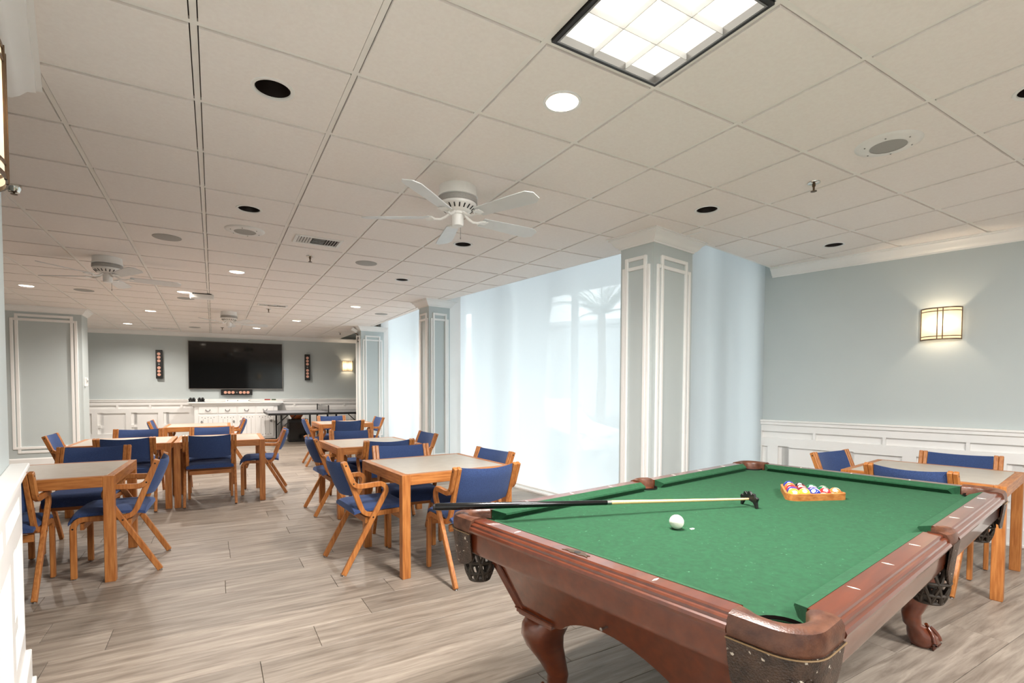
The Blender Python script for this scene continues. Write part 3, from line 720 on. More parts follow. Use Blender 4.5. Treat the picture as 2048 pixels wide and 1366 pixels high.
CH = [ # table, side words, back-top point, facing rotation
 ('A', 'on the pool table side of the table nearest the bridge stick', (1.632, 3.085), 3), ('A', 'on the aisle side of the table nearest the bridge stick', (.777, 3.955), -86), ('A', 'on the television side of the table nearest the bridge stick', (1.52, 4.645), 176), ('A', 'on the window side of the table nearest the bridge stick', (2.132, 3.895), 98),
 ('L', 'side-on to the aisle at the table by the near wainscot', (-.357, 4.77), 87.5), ('L', 'half hidden behind the near wall end', (-1.238, 4.21), -2), ('L', 'behind the near wall, only its front legs showing', (-1.74, 5.06), -90), ('L', 'on the television side of the table by the near wainscoted wall', (-.932, 5.845), 175),
 ('D1', 'backing onto the aisle, at the paired table closer to the partition', (-.816, 6.66), 1), ('D1', 'at the partition end of the pushed-together tables', (-1.60, 7.55), -90), ('D1', 'on the television side of the paired table closer to the partition', (-.842, 8.10), 178),
 ('D2', 'with its whole back in view at the pushed-together tables', (-.045, 6.70), 0), ('D2', 'side-on at the aisle end of the pushed-together tables', (.81, 7.33), 84), ('D2', 'on the television side of the paired table closer to the windows', (-.025, 8.12), 177),
 ('E', 'at the partition end of the table before the white console', (-.90, 10.10), -91), ('E', 'at the window end of the table before the white console', (.46, 10.13), 89),
 ('B', 'on the aisle side of the table beside the middle column', (.895, 5.83), -87), ('B', 'on the pool table side of the table beside the middle column', (1.564, 5.13), 0), ('B', 'on the television side of the table beside the middle column', (1.51, 6.62), 176), ('B', 'on the window side of the table beside the middle column', (2.27, 5.86), 92),
 ('C', 'on the aisle side of the table nearest the ping-pong table', (1.375, 9.54), -92), ('C', 'on the television side of the table nearest the ping-pong table', (2.00, 10.42), 178), ('C', 'on the pool table side of the table nearest the ping-pong table', (1.955, 8.74), -2), ('C', 'on the window side of the table nearest the ping-pong table', (2.72, 9.57), 92),
 ('R', 'backing onto the sconce wall beyond the pool table', (5.42, 1.73), 101), ('R', 'on the window side of the table beyond the pool table', (4.625, 2.37), 178), ('R', 'between the pool table and the table by the sconce wall', (4.10, 1.585), -86)]
cproto = make_chair(); first = True
for tb, lb, (x, y), a in CH:
    c = cproto if first else dup(cproto); first = False
    r = math.radians(a); f_ = Vector((-math.sin(r), math.cos(r))); c.location = (x+f_.x*.262, y+f_.y*.262, 0); c.rotation_euler = (0, 0, r)
    tag(c, 'oak armchair in blue '+lb, 'chair', 'blue bentwood armchairs')
# ------------------------------------------------------------------ pool table
PT = thing('pool_table', 'mahogany pool table with green cloth and leather drop pockets', 'pool table', (2.19, 1.43, 0), math.radians(8.5))
HL, HW, ZB, ZR = 1.165, .585, .79, .83
def carc(cx_, cy_, r, a0, a1, n=10): return [(cx_+r*math.cos(math.radians(a0+(a1-a0)*i/n)), cy_+r*math.sin(math.radians(a0+(a1-a0)*i/n))) for i in range(n+1)]
poly = carc(0, -HW-.045, .06, 165.5, 14.5) + carc(HL+.012, -HW-.012, .062, 197, 73) + carc(HL+.012, HW+.012, .062, 287, 163) + carc(0, HW+.045, .06, -14.5, -165.5) + carc(-HL-.012, HW+.012, .062, 17, -107) + carc(-HL-.012, -HW-.012, .062, 107, -17)
b = MB(); b.prism(poly, ZB-.03, ZB); b.build('bed_cloth', 'felt', PT)
WOODP = [(.035, .8315), (.088, .833), (.093, .829), (.095, .823), (.102, .822), (.107, .818), (.108, .811), (.115, .807), (.119, .799), (.116, .790), (.106, .786), (.035, .786)]
def rail(M_, L2, s0cut, s1cut, sights):
    b = MB(); b.loft([[Vector((s, o, z)) for o, z in WOODP] for s in (-L2, L2)]); b.v = [tuple(M_ @ Vector(p)) for p in b.v]; r = b.build('rail', 'mahogany', PT, smooth=.35)
    b = MB(); rings = []
    for s, c in ((-L2, s0cut), (L2, -s1cut)):
        rings.append([Vector((s+c*(1-((o+.012)/.048)), o, z)) for o, z in ((-.012, .811), (-.009, .818), (.036, .8325), (.036, .79), (.006, .79))])
    b.loft(rings); b.v = [tuple(M_ @ Vector(p)) for p in b.v]; b.build('cushion', 'felt', PT)
    for s in sights:
        b = MB(); b.prism([(s-.004, .062), (s, .046), (s+.004, .062), (s, .078)], .8322, .8334); b.v = [tuple(M_ @ Vector(p)) for p in b.v]; b.build('sight', 'pearl', r)
dsp = 2*HL/8
for sv in (1, -1):
    for su in (1, -1):
        c = su*(.064+1.098)/2; L2 = (1.098-.064)/2
        M_ = TR(c, sv*HW, 0) @ RZ(0 if sv > 0 else math.pi)
        flip = (su > 0) == (sv > 0)
        rail(M_, L2, .02 if flip else .045, .045 if flip else .02, [(su*dsp*k-c)*(1 if sv > 0 else -1) for k in (1, 2, 3)])
for su in (1, -1):
    M_ = TR(su*HL, 0, 0) @ RZ(-math.pi/2 if su > 0 else math.pi/2)
    rail(M_, .518, .045, .045, [-dsp, dsp] + ([0] if su > 0 else []))
# round badge with wings on the near end rail (flat plate)
wing = [(0, .012), (.018, .016), (.03, .010), (.055, .014), (.042, .004), (.050, -.004), (.030, -.006), (.022, -.014), (0, -.017)]
wing = wing + [(-x, y) for x, y in wing[::-1][1:-1]]
b = MB(); b.prism(wing, .8325, .8342, TR(-HL-.062, -.003, 0) @ RZ(math.pi/2)); bd = b.build('badge', 'brown_metal', PT)
b = MB(); b.prism(carc(0, 0, .011, 0, 345, 23), .8342, .8348, TR(-HL-.062, -.003, 0)); b.build('badge_disc', 'dark', bd)
def resample(pts, n):
    d = [0]
    for a, c in zip(pts, pts[1:]): d.append(d[-1]+(c-a).length)
    out = []; j = 0
    for i in range(n+1):
        t_ = d[-1]*i/n
        while j < len(pts)-2 and d[j+1] < t_: j += 1
        q = (t_-d[j])/max(1e-9, d[j+1]-d[j]); out.append(pts[j]+(pts[j+1]-pts[j])*q)
    return out
def net(M_, parent):
    n = MB(); K = 9
    def pt(a, z):
        q = (z-.56)/.13; r = .030+.032*math.sin(min(1, max(0, q))*math.pi*.62+.25)
        return M_ @ Vector((r*math.cos(a), r*math.sin(a), z))
    for k in range(K):
        for sgn in (1, -1):
            a0 = 2*math.pi*k/K; n.tube([pt(a0+sgn*2*math.pi/K*q*1.0, .70-.135*q) for q in [i/6 for i in range(7)]], .0062, 6)
    for z in (.70, .645, .60, .567): n.tube([pt(2*math.pi*i/24, z) for i in range(25)], .0062, 6)
    n.lathe([(.001, .562), (.022, .562), (.026, .567)], 12, M_); n.build('net_basket', 'net', parent, smooth=.8)
def corner(su, sv):
    S = Matrix.Diagonal((su, sv, 1, 1)); N = 22
    inner = [Vector(p) for p in carc(HL, HW, .060, 140, -50, N)]
    inner[0] = Vector((HL-.064, HW+.034)); inner[-1] = Vector((HL+.034, HW-.064))
    outer = resample(fillet([(HL-.066, HW+.112), (HL+.112, HW+.112), (HL+.112, HW-.066)], [.115], 14), N)
    rings = []
    for i, o in zip(inner, outer):
        d = o-i
        P = lambda q, z: Vector((i.x+d.x*q, i.y+d.y*q, z))
        rings.append([P(0, .77), P(0, .822), P(.10, .832), P(.35, .8385), P(.7, .8385), P(.93, .833), P(1.02, .82), P(1.05, .80), P(1.0, .781), P(.8, .779)])
    b = MB(); b.loft([[S @ p for p in r] for r in rings]); ir = b.build('pocket_iron', 'leather_red', PT, smooth=.7)
    rings = []
    for k, o in enumerate(outer):
        q = k/N; c = Vector((HL-.02, HW-.02)); d = (o-c).normalized(); zb = .675-.035*math.sin(q*math.pi)-.01*math.sin(3*q*math.pi)
        rings.append([Vector((o.x+d.x*e_, o.y+d.y*e_, z)) for e_, z in ((.004, .784), (-.002, .73), (-.012, zb), (-.018, zb), (-.010, .73), (-.004, .784))])
    b = MB(); b.loft([[S @ p for p in r] for r in rings]); sh = b.build('pocket_shield', 'leather', PT, smooth=.7)
    if su < 0 and sv < 0:      # tooled scrolls standing proud on the shield nearest the camera
        for s_ in (1, -1):
            for k in range(4):
                path = []
                for i in range(26):
                    tt = i/25; rr = (.030-.006*k)*(1-.75*tt); a = 1.2+tt*7.5
                    uu = .5+s_*(.07+.06*(k % 2)+rr*math.cos(a)*3.2*.9)*.62; z = .712-.012*(k > 1)+rr*math.sin(a)*.9
                    q = min(max(uu, .02), .98)*N; i0 = min(int(q), N-1); o = outer[i0]+(outer[i0+1]-outer[i0])*(q-i0); c = Vector((HL-.02, HW-.02)); d = (o-c).normalized(); e_ = -.002 if z > .73 else -.002-(.73-z)*.13
                    path.append(S @ Vector((o.x+d.x*(e_+.0012), o.y+d.y*(e_+.0012), z)))
                m2 = MB(); m2.tube(path, .0016, 5); m2.build('tooled_scroll', 'leather', sh, smooth=.8)
    b = MB(); b.tube([S @ Vector((o.x+(o-Vector((HL-.02, HW-.02))).normalized().x*.006, o.y+(o-Vector((HL-.02, HW-.02))).normalized().y*.006, .7815)) for o in outer], .0018, 6); b.build('seam', 'stitch', ir, smooth=.8)
    b = MB(); b.lathe([(.066, .80), (.064, .69)], 20, S @ TR(HL+.012, HW+.012, 0), cap=False); b.build('pocket_liner', 'dark', PT, smooth=.8)
    net(S @ TR(HL+.012, HW+.012, 0), PT)
def side(sv):
    S = Matrix.Diagonal((1, sv, 1, 1)); N = 18
    inner = [Vector(p) for p in carc(0, HW+.030, .058, 175, 5, N)]
    outer = [Vector((-.066+.132*i/N, HW+.110+.008*math.sin(i/N*math.pi))) for i in range(N+1)]
    rings = []
    for i, o in zip(inner, outer):
        d = o-i
        P = lambda q, z: Vector((i.x+d.x*q, i.y+d.y*q, z))
        rings.append([P(0, .775), P(0, .824), P(.2, .836), P(.6, .840), P(.9, .834), P(1.03, .818), P(1.05, .795), P(.95, .782)])
    b = MB(); b.loft([[S @ p for p in r] for r in rings]); b.build('pocket_iron', 'leather_red', PT, smooth=.7)
    b = MB(); rings = []
    for i in range(13):
        u = -.055+.11*i/12; zb = .70-.065*(1-(2*i/12-1)**2)
        rings.append([S @ Vector((u, HW+.121, .80)), S @ Vector((u, HW+.108, zb)), S @ Vector((u, HW+.103, zb)), S @ Vector((u, HW+.112, .80))])
    b.loft(rings); b.build('pocket_shield', 'leather', PT, smooth=.7)
    b = MB(); b.lathe([(.060, .80), (.058, .69)], 20, S @ TR(0, HW+.045, 0), cap=False); b.build('pocket_liner', 'dark', PT, smooth=.8)
    net(S @ TR(0, HW+.045, 0), PT)
for su in (1, -1):
    for sv in (1, -1): corner(su, sv)
for sv in (1, -1): side(sv)
# skirt under the rails
b = MB(); R_ = fillet([(0, HW+.1), (HL+.1, HW+.1), (HL+.1, -HW-.1), (-HL-.1, -HW-.1), (-HL-.1, HW+.1), (0, HW+.1)], [.11]*4, 6)[:-1]
sweep(b, R_, [(0, .789), (-.003, .715), (-.010, .700), (-.016, .697), (-.06, .697), (-.06, .789)], 1, closed=True); b.build('skirt', 'mahogany', PT, smooth=.5)
# tapering cabinet with arched lower edges
def cab_out(z): return (z-.43)/.27
def cab(M_, half_top, half_bot, out_top, out_bot, leg):
    b = MB(); n = 28; rings = []
    for i in range(n+1):
        q = -1+2*i/n; arch0 = 1-leg/half_bot
        zb = .43+(.10*math.cos(q/arch0*math.pi/2)**.8 if abs(q) < arch0 else 0)
        r = []
        for j in range(6):
            z = .70+(zb-.70)*j/5; f = (z-.43)/.27; hs_ = half_bot+(half_top-half_bot)*f; oo = out_bot+(out_top-out_bot)*f
            r.append(Vector((q*hs_, oo, z)))
        r2 = [Vector((p.x*.985, p.y-.025, p.z)) for p in r[::-1]]
        rings.append([M_ @ p for p in r+r2])
    b.loft(rings); b.build('cabinet_panel', 'mahogany', PT, smooth=.5)
for k, (ht, hb, ot, ob) in enumerate(((.575, .488, 1.155, 1.045), (1.155, 1.045, .575, .488))):
    for s_ in (0, 1):
        cab(RZ((math.pi/2 if k == 0 else 0)+s_*math.pi), ht, hb, ot, ob, .235)
def leg(su, sv):
    S = Matrix.Diagonal((su, sv, 1, 1)); X, Y = .955, .40
    # fluted corner post
    for k in range(3):
        m2 = MB(); m2.tube([S @ Vector((1.052-.014*k+.0, .494, .44)), S @ Vector((1.158-.016*k, .578, .69))], .007, 6); m2.build('corner_flute', 'mahogany', PT, smooth=.8)
        m2 = MB(); m2.tube([S @ Vector((1.050, .492-.014*k, .44)), S @ Vector((1.160, .578-.016*k, .69))], .007, 6); m2.build('corner_flute', 'mahogany', PT, smooth=.8)
    b = MB()
    for x0, x1, y0, y1, z0, z1 in ((X-.105, X+.105, Y-.11, Y+.10, .425, .440), (X-.098, X+.098, Y-.103, Y+.093, .415, .425), (X-.105, X+.110, Y-.115, Y+.105, .440, .448)): b.box(x0, x1, y0, y1, z0, z1, S)
    b.build('leg_cap', 'mahogany', PT, bevel=.003)
    prof = [(.417, .0, .088, 3.5), (.38, .018, .086, 3.2), (.34, .026, .080, 3), (.29, .018, .070, 2.8), (.23, -.004, .054, 2.4), (.17, -.022, .043, 2.2), (.115, -.018, .040, 2), (.095, .002, .047, 2), (.065, .020, .066, 2), (.034, .027, .070, 2), (.010, .024, .058, 2), (0, .022, .048, 2)]
    rings = []; n = 20
    for z, off, r, p in prof:
        cxx, cyy = X+off, Y+off*.9
        ring = []
        for i in range(n):
            a = 2*math.pi*i/n; ca, sa = math.cos(a), math.sin(a); k = (abs(ca)**p+abs(sa)**p)**(-1/p); ring.append(S @ Vector((cxx+r*k*ca, cyy+r*k*sa, z)))
        rings.append(ring)
    b = MB(); b.loft(rings); lg = b.build('leg', 'mahogany', PT, smooth=1.2)
    for k in range(4):
        a = math.radians(45+(-75+50*k)); cxx, cyy = X+.018, Y+.016; path = []
        for i in range(9):
            q = i/8; rr = .036+.040*math.sin(q*2.3); z = .105-.10*q; path.append(S @ Vector((cxx+rr*math.cos(a), cyy+rr*math.sin(a), z)))
        m2 = MB(); m2.tube(path, [.008, .010, .011, .011, .012, .012, .011, .009, .006], 8); m2.build('claw', 'mahogany', lg, smooth=.9)
for su in (1, -1):
    for sv in (1, -1): leg(su, sv)
b = MB(); b.lathe([(.001, .034), (.006, .033), (.006, .029), (.0035, .026), (.0035, -.01)], 10, TR(-1.100, -.02, .565) @ Matrix.Rotation(-math.pi/2, 4, 'Y')); b.build('peg', 'steel', PT, smooth=.6)

# balls, rack, bridge stick
def ball_mat(name, base, stripe):
    m, nt, bs = new_mat(name); L = nt.links
    tc_ = node(nt, 'ShaderNodeTexCoord'); sp = node(nt, 'ShaderNodeSeparateXYZ'); L.new(tc_.outputs['Object'], sp.inputs[0])
    def cmp(inp, op, v):
        a = node(nt, 'ShaderNodeMath', operation=op); L.new(inp, a.inputs[0]); a.inputs[1].default_value = v; return a.outputs[0]
    mask = cmp(sp.outputs['X'], 'GREATER_THAN', .0264); ab = node(nt, 'ShaderNodeMath', operation='ABSOLUTE'); L.new(sp.outputs['Z'], ab.inputs[0])
    mx = node(nt, 'ShaderNodeMixRGB'); mx.inputs[1].default_value = lin(base)
    if stripe: mx.inputs[2].default_value = lin((240, 232, 212)); L.new(cmp(ab.outputs[0], 'GREATER_THAN', .0165), mx.inputs[0])
    else: mx.inputs[0].default_value = 0
    m2 = node(nt, 'ShaderNodeMixRGB'); m2.inputs[2].default_value = lin((244, 238, 222)); L.new(mx.outputs[0], m2.inputs[1]); L.new(mask, m2.inputs[0])
    L.new(m2.outputs[0], bs.inputs['Base Color']); bs.inputs['Roughness'].default_value = .1; bs.inputs['Coat Weight'].default_value = .5; return m
BR = .0286
def uv_ball():
    b = MB(); b.lathe([(max(.0001, BR*math.sin(math.pi*i/16)), -BR*math.cos(math.pi*i/16)) for i in range(17)], 28); return b
def number(txt, parent):
    cu = bpy.data.curves.new('number', 'FONT'); cu.body = txt; cu.size = .014; cu.align_x = 'CENTER'; cu.align_y = 'CENTER'; cu.extrude = .0002
    o = bpy.data.objects.new('number', cu); COL.objects.link(o); dg = bpy.context.evaluated_depsgraph_get(); me = bpy.data.meshes.new_from_object(o.evaluated_get(dg)); bpy.data.objects.remove(o)
    me.materials.clear(); me.materials.append(MAT['dark']); n = link('number', me, parent); n.matrix_local = TR(BR*.975, 0, 0) @ Matrix(((0, 0, 1, 0), (1, 0, 0, 0), (0, 1, 0, 0), (0, 0, 0, 1)))
ptM = TR(2.19, 1.43, 0) @ RZ(math.radians(8.5))
cb = uv_ball().build('cue_ball', 'bone', smooth=3); p = atz(1353, 1058, ZB); cb.location = (p.x, p.y, ZB+BR); tag(cb, 'plain white cue ball on the green cloth', 'ball')
b = MB(); b.prism([(-.012, -.006), (.002, -.008), (.013, -.002), (.010, .006), (-.006, .007)], 0, .0015); o = b.build('foil_scrap', 'white_plastic'); p = atz(1384, 1058, ZB); o.location = (p.x, p.y, ZB); tag(o, 'tiny flat silver scrap on the cloth beside the cue ball', 'scrap')
BC = {1: ((226, 176, 60), 0), 2: ((30, 50, 140), 0), 3: ((190, 44, 44), 0), 4: ((78, 52, 130), 0), 5: ((232, 116, 52), 0), 6: ((28, 104, 66), 0), 7: ((120, 36, 36), 0), 8: ((16, 16, 18), 0)}
NAMES = {1: 'yellow', 2: 'blue', 3: 'red', 4: 'purple', 5: 'orange', 6: 'green', 7: 'maroon', 8: 'black'}
# triangle rack measured from three corners: front-left, front-right, far
ra = atz(1574, 1003, ZB); rb = atz(1697, 1000, ZB); ra2 = Vector((ra.x, ra.y)); rb2 = Vector((rb.x, rb.y)); rd = (rb2-ra2).normalized(); rn = Vector((-rd.y, rd.x))
RS = 5*2*BR+2*BR*(math.sqrt(3)-1)+.012
ctr0 = ra2+rd*.012+rn*.008
tri_in = [ctr0, ctr0+rd*RS, ctr0+rd*RS/2+rn*RS*math.sqrt(3)/2]
cen = (tri_in[0]+tri_in[1]+tri_in[2])/3
RK = thing('ball_rack', 'wooden triangle rack holding the pool balls', 'rack', (cen.x, cen.y, ZB))
loc_tri = [p_-cen for p_ in tri_in]
mids = [(loc_tri[i]+loc_tri[(i+1) % 3])/2 for i in range(3)]
path = fillet([mids[2], loc_tri[0], loc_tri[1], loc_tri[2], mids[2]], [.03, .03, .03], 6)[:-1]
b = MB(); sweep(b, path, [(.0, .0), (.010, 0), (.010, .033), (.0, .035)], -1, closed=True); b.build('frame', 'oak_h', RK, smooth=.4)
order = [1, 9, 10, 11, 13, 4, 15, 12, 14, 3, 7, 6, 5, 8, 2]
txt = {1: '1', 9: '9', 10: '10', 11: '11', 13: '13', 3: '3', 12: '12', 6: '6'}
row_in = BR*math.sqrt(3)+.002; base0 = ctr0+rn*(BR+.001)+rd*row_in; k = 0; bmesh_data = None
for r_ in range(5):
    for c_ in range(5-r_):
        nm = order[k]; k += 1; col, _ = BC[(nm-1) % 8+1]; st = nm > 8
        pos = base0+rd*(2*BR*c_+BR*r_)+rn*(2*BR*r_*math.sqrt(3)/2)
        o = uv_ball().build('pool_ball', ball_mat('ball_%d' % nm, col, st), smooth=3); o.location = (pos.x, pos.y, ZB+BR+.0002)
        yaw = math.atan2(-pos.y, -pos.x)
        o.rotation_euler = (random.uniform(-.3, .3) if st else 0, math.radians(random.uniform(-50, -25)), yaw+random.uniform(-.35, .35))
        tag(o, '%s%s pool ball in the triangle rack' % (NAMES[(nm-1) % 8+1], ' striped' if st else ''), 'ball', 'racked pool balls')
        if nm in txt: number(txt[nm], o)
# bridge stick
hd = atz(1497, 1013, ZB); tip = Vector((hd.x, hd.y, ZB+.036)); d0 = ray(866, 1014); 
best = min((abs((CAMP+d0*t_).z-.870), t_) for t_ in [1.2+i*.002 for i in range(900)]); end = CAMP+d0*best[1]
BS = thing('bridge_stick', 'bridge stick with black butt and notched black head lying across the pool table', 'cue bridge', tip)
def along(q): return (end-tip)*q
b = MB(); b.tube([along(0), along(.25), along(.48)], [.0055, .0075, .0095], 12); b.build('shaft', 'maple', BS, smooth=.8)
b = MB(); b.tube([along(.48), along(.70), along(.985), along(.995)], [.0105, .0125, .015, .0135], 14); b.build('butt', 'black_gloss', BS, smooth=.8)
b = MB(); b.tube([along(.478), along(.492)], .0108, 12); b.build('ferrule', 'steel', BS, smooth=.8)
b = MB(); b.tube([along(.992), along(1.0)], [.0135, .012], 12); b.build('bumper', 'dark', BS, smooth=.8)
out = [(-.046, -.036), (-.030, -.012), (0, -.004), (.030, -.012), (.046, -.036), (.056, -.034), (.052, -.006), (.060, .012), (.050, .018), (.042, .012), (.036, .030), (.026, .032), (.018, .022), (.008, .038), (-.004, .038), (-.010, .024), (-.024, .034), (-.034, .030), (-.036, .014), (-.048, .018), (-.058, .008), (-.052, -.010), (-.056, -.034)]
dirv = (tip-end).normalized(); yaw = math.atan2(dirv.y, dirv.x)
Mh = TR(.004*math.cos(yaw), .004*math.sin(yaw), 0) @ RZ(yaw-math.pi/2) @ Matrix.Rotation(math.pi/2, 4, 'X')
b = MB(); b.prism(out, -.006, .006, Mh); b.build('bridge_head', 'dark', BS, bevel=.0015)

# ------------------------------------------------------------------ television wall
def on_far(name, label, cat, x0, y0, x1, y1):
    a = fwp(x0, y0); c = fwp(x1, y1); w_ = (Vector((a.x, a.y))-Vector((c.x, c.y))).length; h_ = abs(a.z-c.z); m = (a+c)/2
    t = thing(name, label, cat, (m.x, m.y, m.z), df_ang); return t, w_, h_
t, w_, h_ = on_far('television', 'large black flat television on the far wall', 'television', 376, 681, 566, 779)
b = MB(); b.box(-w_/2, w_/2, .03, .075, -h_/2, h_/2); b.build('bezel', 'steel', t, bevel=.004)
b = MB(); b.box(-w_/2+.016, w_/2-.016, .074, .0765, -h_/2+.02, h_/2-.016); b.build('screen', 'screen', t)
b = MB(); b.box(-.3, .3, 0, .03, -.2, .2); b.build('wall_mount', 'dark', t)
def slim(x0, y0, x1, y1, label, horiz=False):
    t, w_, h_ = on_far('wall_speaker', label, 'speaker', x0, y0, x1, y1); L_ = w_ if horiz else h_; W_ = h_ if horiz else w_; Mz = Matrix.Rotation(math.pi/2, 4, 'Y') if horiz else Matrix.Identity(4)
    b = MB(); b.box(-W_/2, W_/2, .0, .10, -L_/2, L_/2, Mz); b.build('cabinet', 'dark', t, bevel=.004)
    for k, q in enumerate((-.36, -.24, -.12, .12, .24, .36)):
        b = MB(); b.lathe([(W_*.27, 0), (W_*.27, .004), (W_*.2, .004), (W_*.08, -.004+.006), (.001, .006)], 18, Mz @ TR(0, .10, q*L_) @ Matrix.Rotation(-math.pi/2, 4, 'X')); b.build('driver', 'copper', t, smooth=.7)
    b = MB(); b.lathe([(W_*.14, 0), (W_*.14, .004), (.001, .006)], 12, Mz @ TR(0, .10, 0) @ Matrix.Rotation(-math.pi/2, 4, 'X')); b.build('tweeter', 'steel', t, smooth=.7)
slim(312.5, 700, 326.5, 757.5, 'slim black wall speaker between the partition and the television'); slim(609, 709, 620, 760.5, 'slim black wall speaker between the television and the sconce'); slim(442.5, 779.5, 505, 790, 'horizontal black speaker bar under the television', True)
# console
MF = TR(FWB.x, FWB.y, 0) @ RZ(df_ang)        # local x runs along the wall towards the partition, y into the room
def fx(px, off): q = fwp(px, 800, off); return (Vector((q.x, q.y))-FWB).dot(df)
xa, xb = fx(388, .50), fx(555, .50); xm = (xa+xb)/2; CW = abs(xa-xb); base = MF @ Vector((xm, .06, 0))
CS = thing('console', 'long white painted console with four drawers and four doors under the television', 'console', base, df_ang); D_ = .46; HT = 1.00
b = MB(); b.box(-CW/2, CW/2, 0, D_-.02, .08, HT-.07); b.build('carcass', 'white', CS, bevel=.003)
b = MB(); b.box(-CW/2-.14, CW/2+.14, -.02, D_+.06, HT-.015, HT+.02); b.box(-CW/2-.10, CW/2+.10, -.0, D_+.035, HT-.045, HT-.015); b.box(-CW/2-.05, CW/2+.05, 0, D_+.01, HT-.075, HT-.045); b.build('top', 'white', CS, bevel=.006)
b = MB()
for s_ in (-1, 1): b.box(s_*(CW/2-.03)-.03, s_*(CW/2-.03)+.03, D_-.06, D_, 0, .09); b.box(s_*(CW/2-.03)-.03, s_*(CW/2-.03)+.03, .02, .08, 0, .09)
b.build('feet', 'white', CS)
cw = (CW-.16)/4
for k in range(4):
    x = -CW/2+.08+cw*(k+.5)
    b = MB(); b.box(x-cw/2+.012, x+cw/2-.012, D_-.025, D_, HT-.26, HT-.105); d_ = b.build('drawer', 'white', CS, bevel=.006)
    b = MB(); b.tube([(x-.045, D_+.002, HT-.165), (x-.04, D_+.02, HT-.19), (x-.025, D_+.022, HT-.205), (x+.025, D_+.022, HT-.205), (x+.04, D_+.02, HT-.19), (x+.045, D_+.002, HT-.165)], .007, 6); b.build('handle', 'dark', d_)
    b = MB(); b.box(x-cw/2+.012, x+cw/2-.012, D_-.025, D_, .13, HT-.30); dr_ = b.build('door', 'white', CS, bevel=.006)
    for j in range(1, 4):
        b = MB(); b.box(x-cw/2+.012+(cw-.024)*j/4-.002, x-cw/2+.012+(cw-.024)*j/4+.002, D_, D_+.0015, .17, HT-.40); b.build('groove_strip', 'slab', dr_)
    for zz in (HT-.36, .20):
        for j in range(5):
            b = MB(); b.lathe([(.001, .005), (.007, .003), (.009, 0)], 8, TR(x-cw*.3+cw*.6*j/4, D_, zz-(.014 if j % 2 else 0)) @ Matrix.Rotation(-math.pi/2, 4, 'X')); b.build('stud', 'dark', dr_)
    hx = x+(cw*.32 if k % 2 else -cw*.32)
    b = MB(); b.tube([(hx+.016*math.cos(a*math.pi/6), D_+.008, HT-.47+.026*math.sin(a*math.pi/6)) for a in range(13)], .005, 5); b.build('ring_pull', 'dark', dr_)
def on_console(px, off=.30):
    q = MF @ Vector((fx(px, off), off, 0)); return Vector((q.x, q.y, HT+.02))
def pad(px, label):
    t = thing('game_controller', label, 'controller', on_console(px), df_ang)
    b = MB(); b.box(-.085, .085, -.05, .05, 0, .012); b.build('charging_tray', 'dark', t, bevel=.003)
    for s_ in (-1, 1):
        b = MB(); b.tube([(s_*.05, .0, .012), (s_*.055, -.005, .05), (s_*.035, -.01, .085), (s_*.01, -.01, .09)], [.022, .026, .028, .02], 10); b.build('grip', 'dark', t, smooth=.9)
    b = MB(); b.lathe([(.001, .012), (.03, .012), (.034, .05), (.022, .08), (.001, .084)], 14); b.build('body', 'dark', t, smooth=.9)
pad(384, 'black game controller on its tray at the end of the white console'); pad(402, 'black game controller on its tray nearer the middle of the console')
p = on_console(476); t = thing('game_console', 'low white box with two buttons standing on the console under the speaker bar', 'electronics', p, df_ang)
b = MB(); b.box(-.27, .27, -.12, .12, 0, .055); b.build('case', 'white_plastic', t, bevel=.006)
for x in (-.25, .0, .22): b = MB(); b.lathe([(.001, .003), (.010, .002), (.011, 0)], 10, TR(x, .12, .03) @ Matrix.Rotation(-math.pi/2, 4, 'X')); b.build('button', 'dark', t)
p = on_console(540)
b = MB(); b.box(-.17, .17, -.11, .11, 0, .035); o = b.build('game_box', 'paper', bevel=.004); o.location = p; o.rotation_euler = (0, 0, df_ang); tag(o, 'flat white game box lying on the console', 'box')
for dx, w2, mt, lb in ((.065, .07, 'red_box', 'dark red case lying on the white game box'), (-.085, .055, 'green_box', 'dark green case lying on the white game box')):
    b = MB(); b.box(-w2, w2*.9 if dx < 0 else w2*.9, -.07, .07, 0, .03); o = b.build('game_case', mt, bevel=.003); q = MF.to_3x3() @ Vector((dx, 0, 0)); o.location = (p.x+q.x, p.y+q.y, p.z+.035); o.rotation_euler = (0, 0, df_ang); tag(o, lb, 'case')
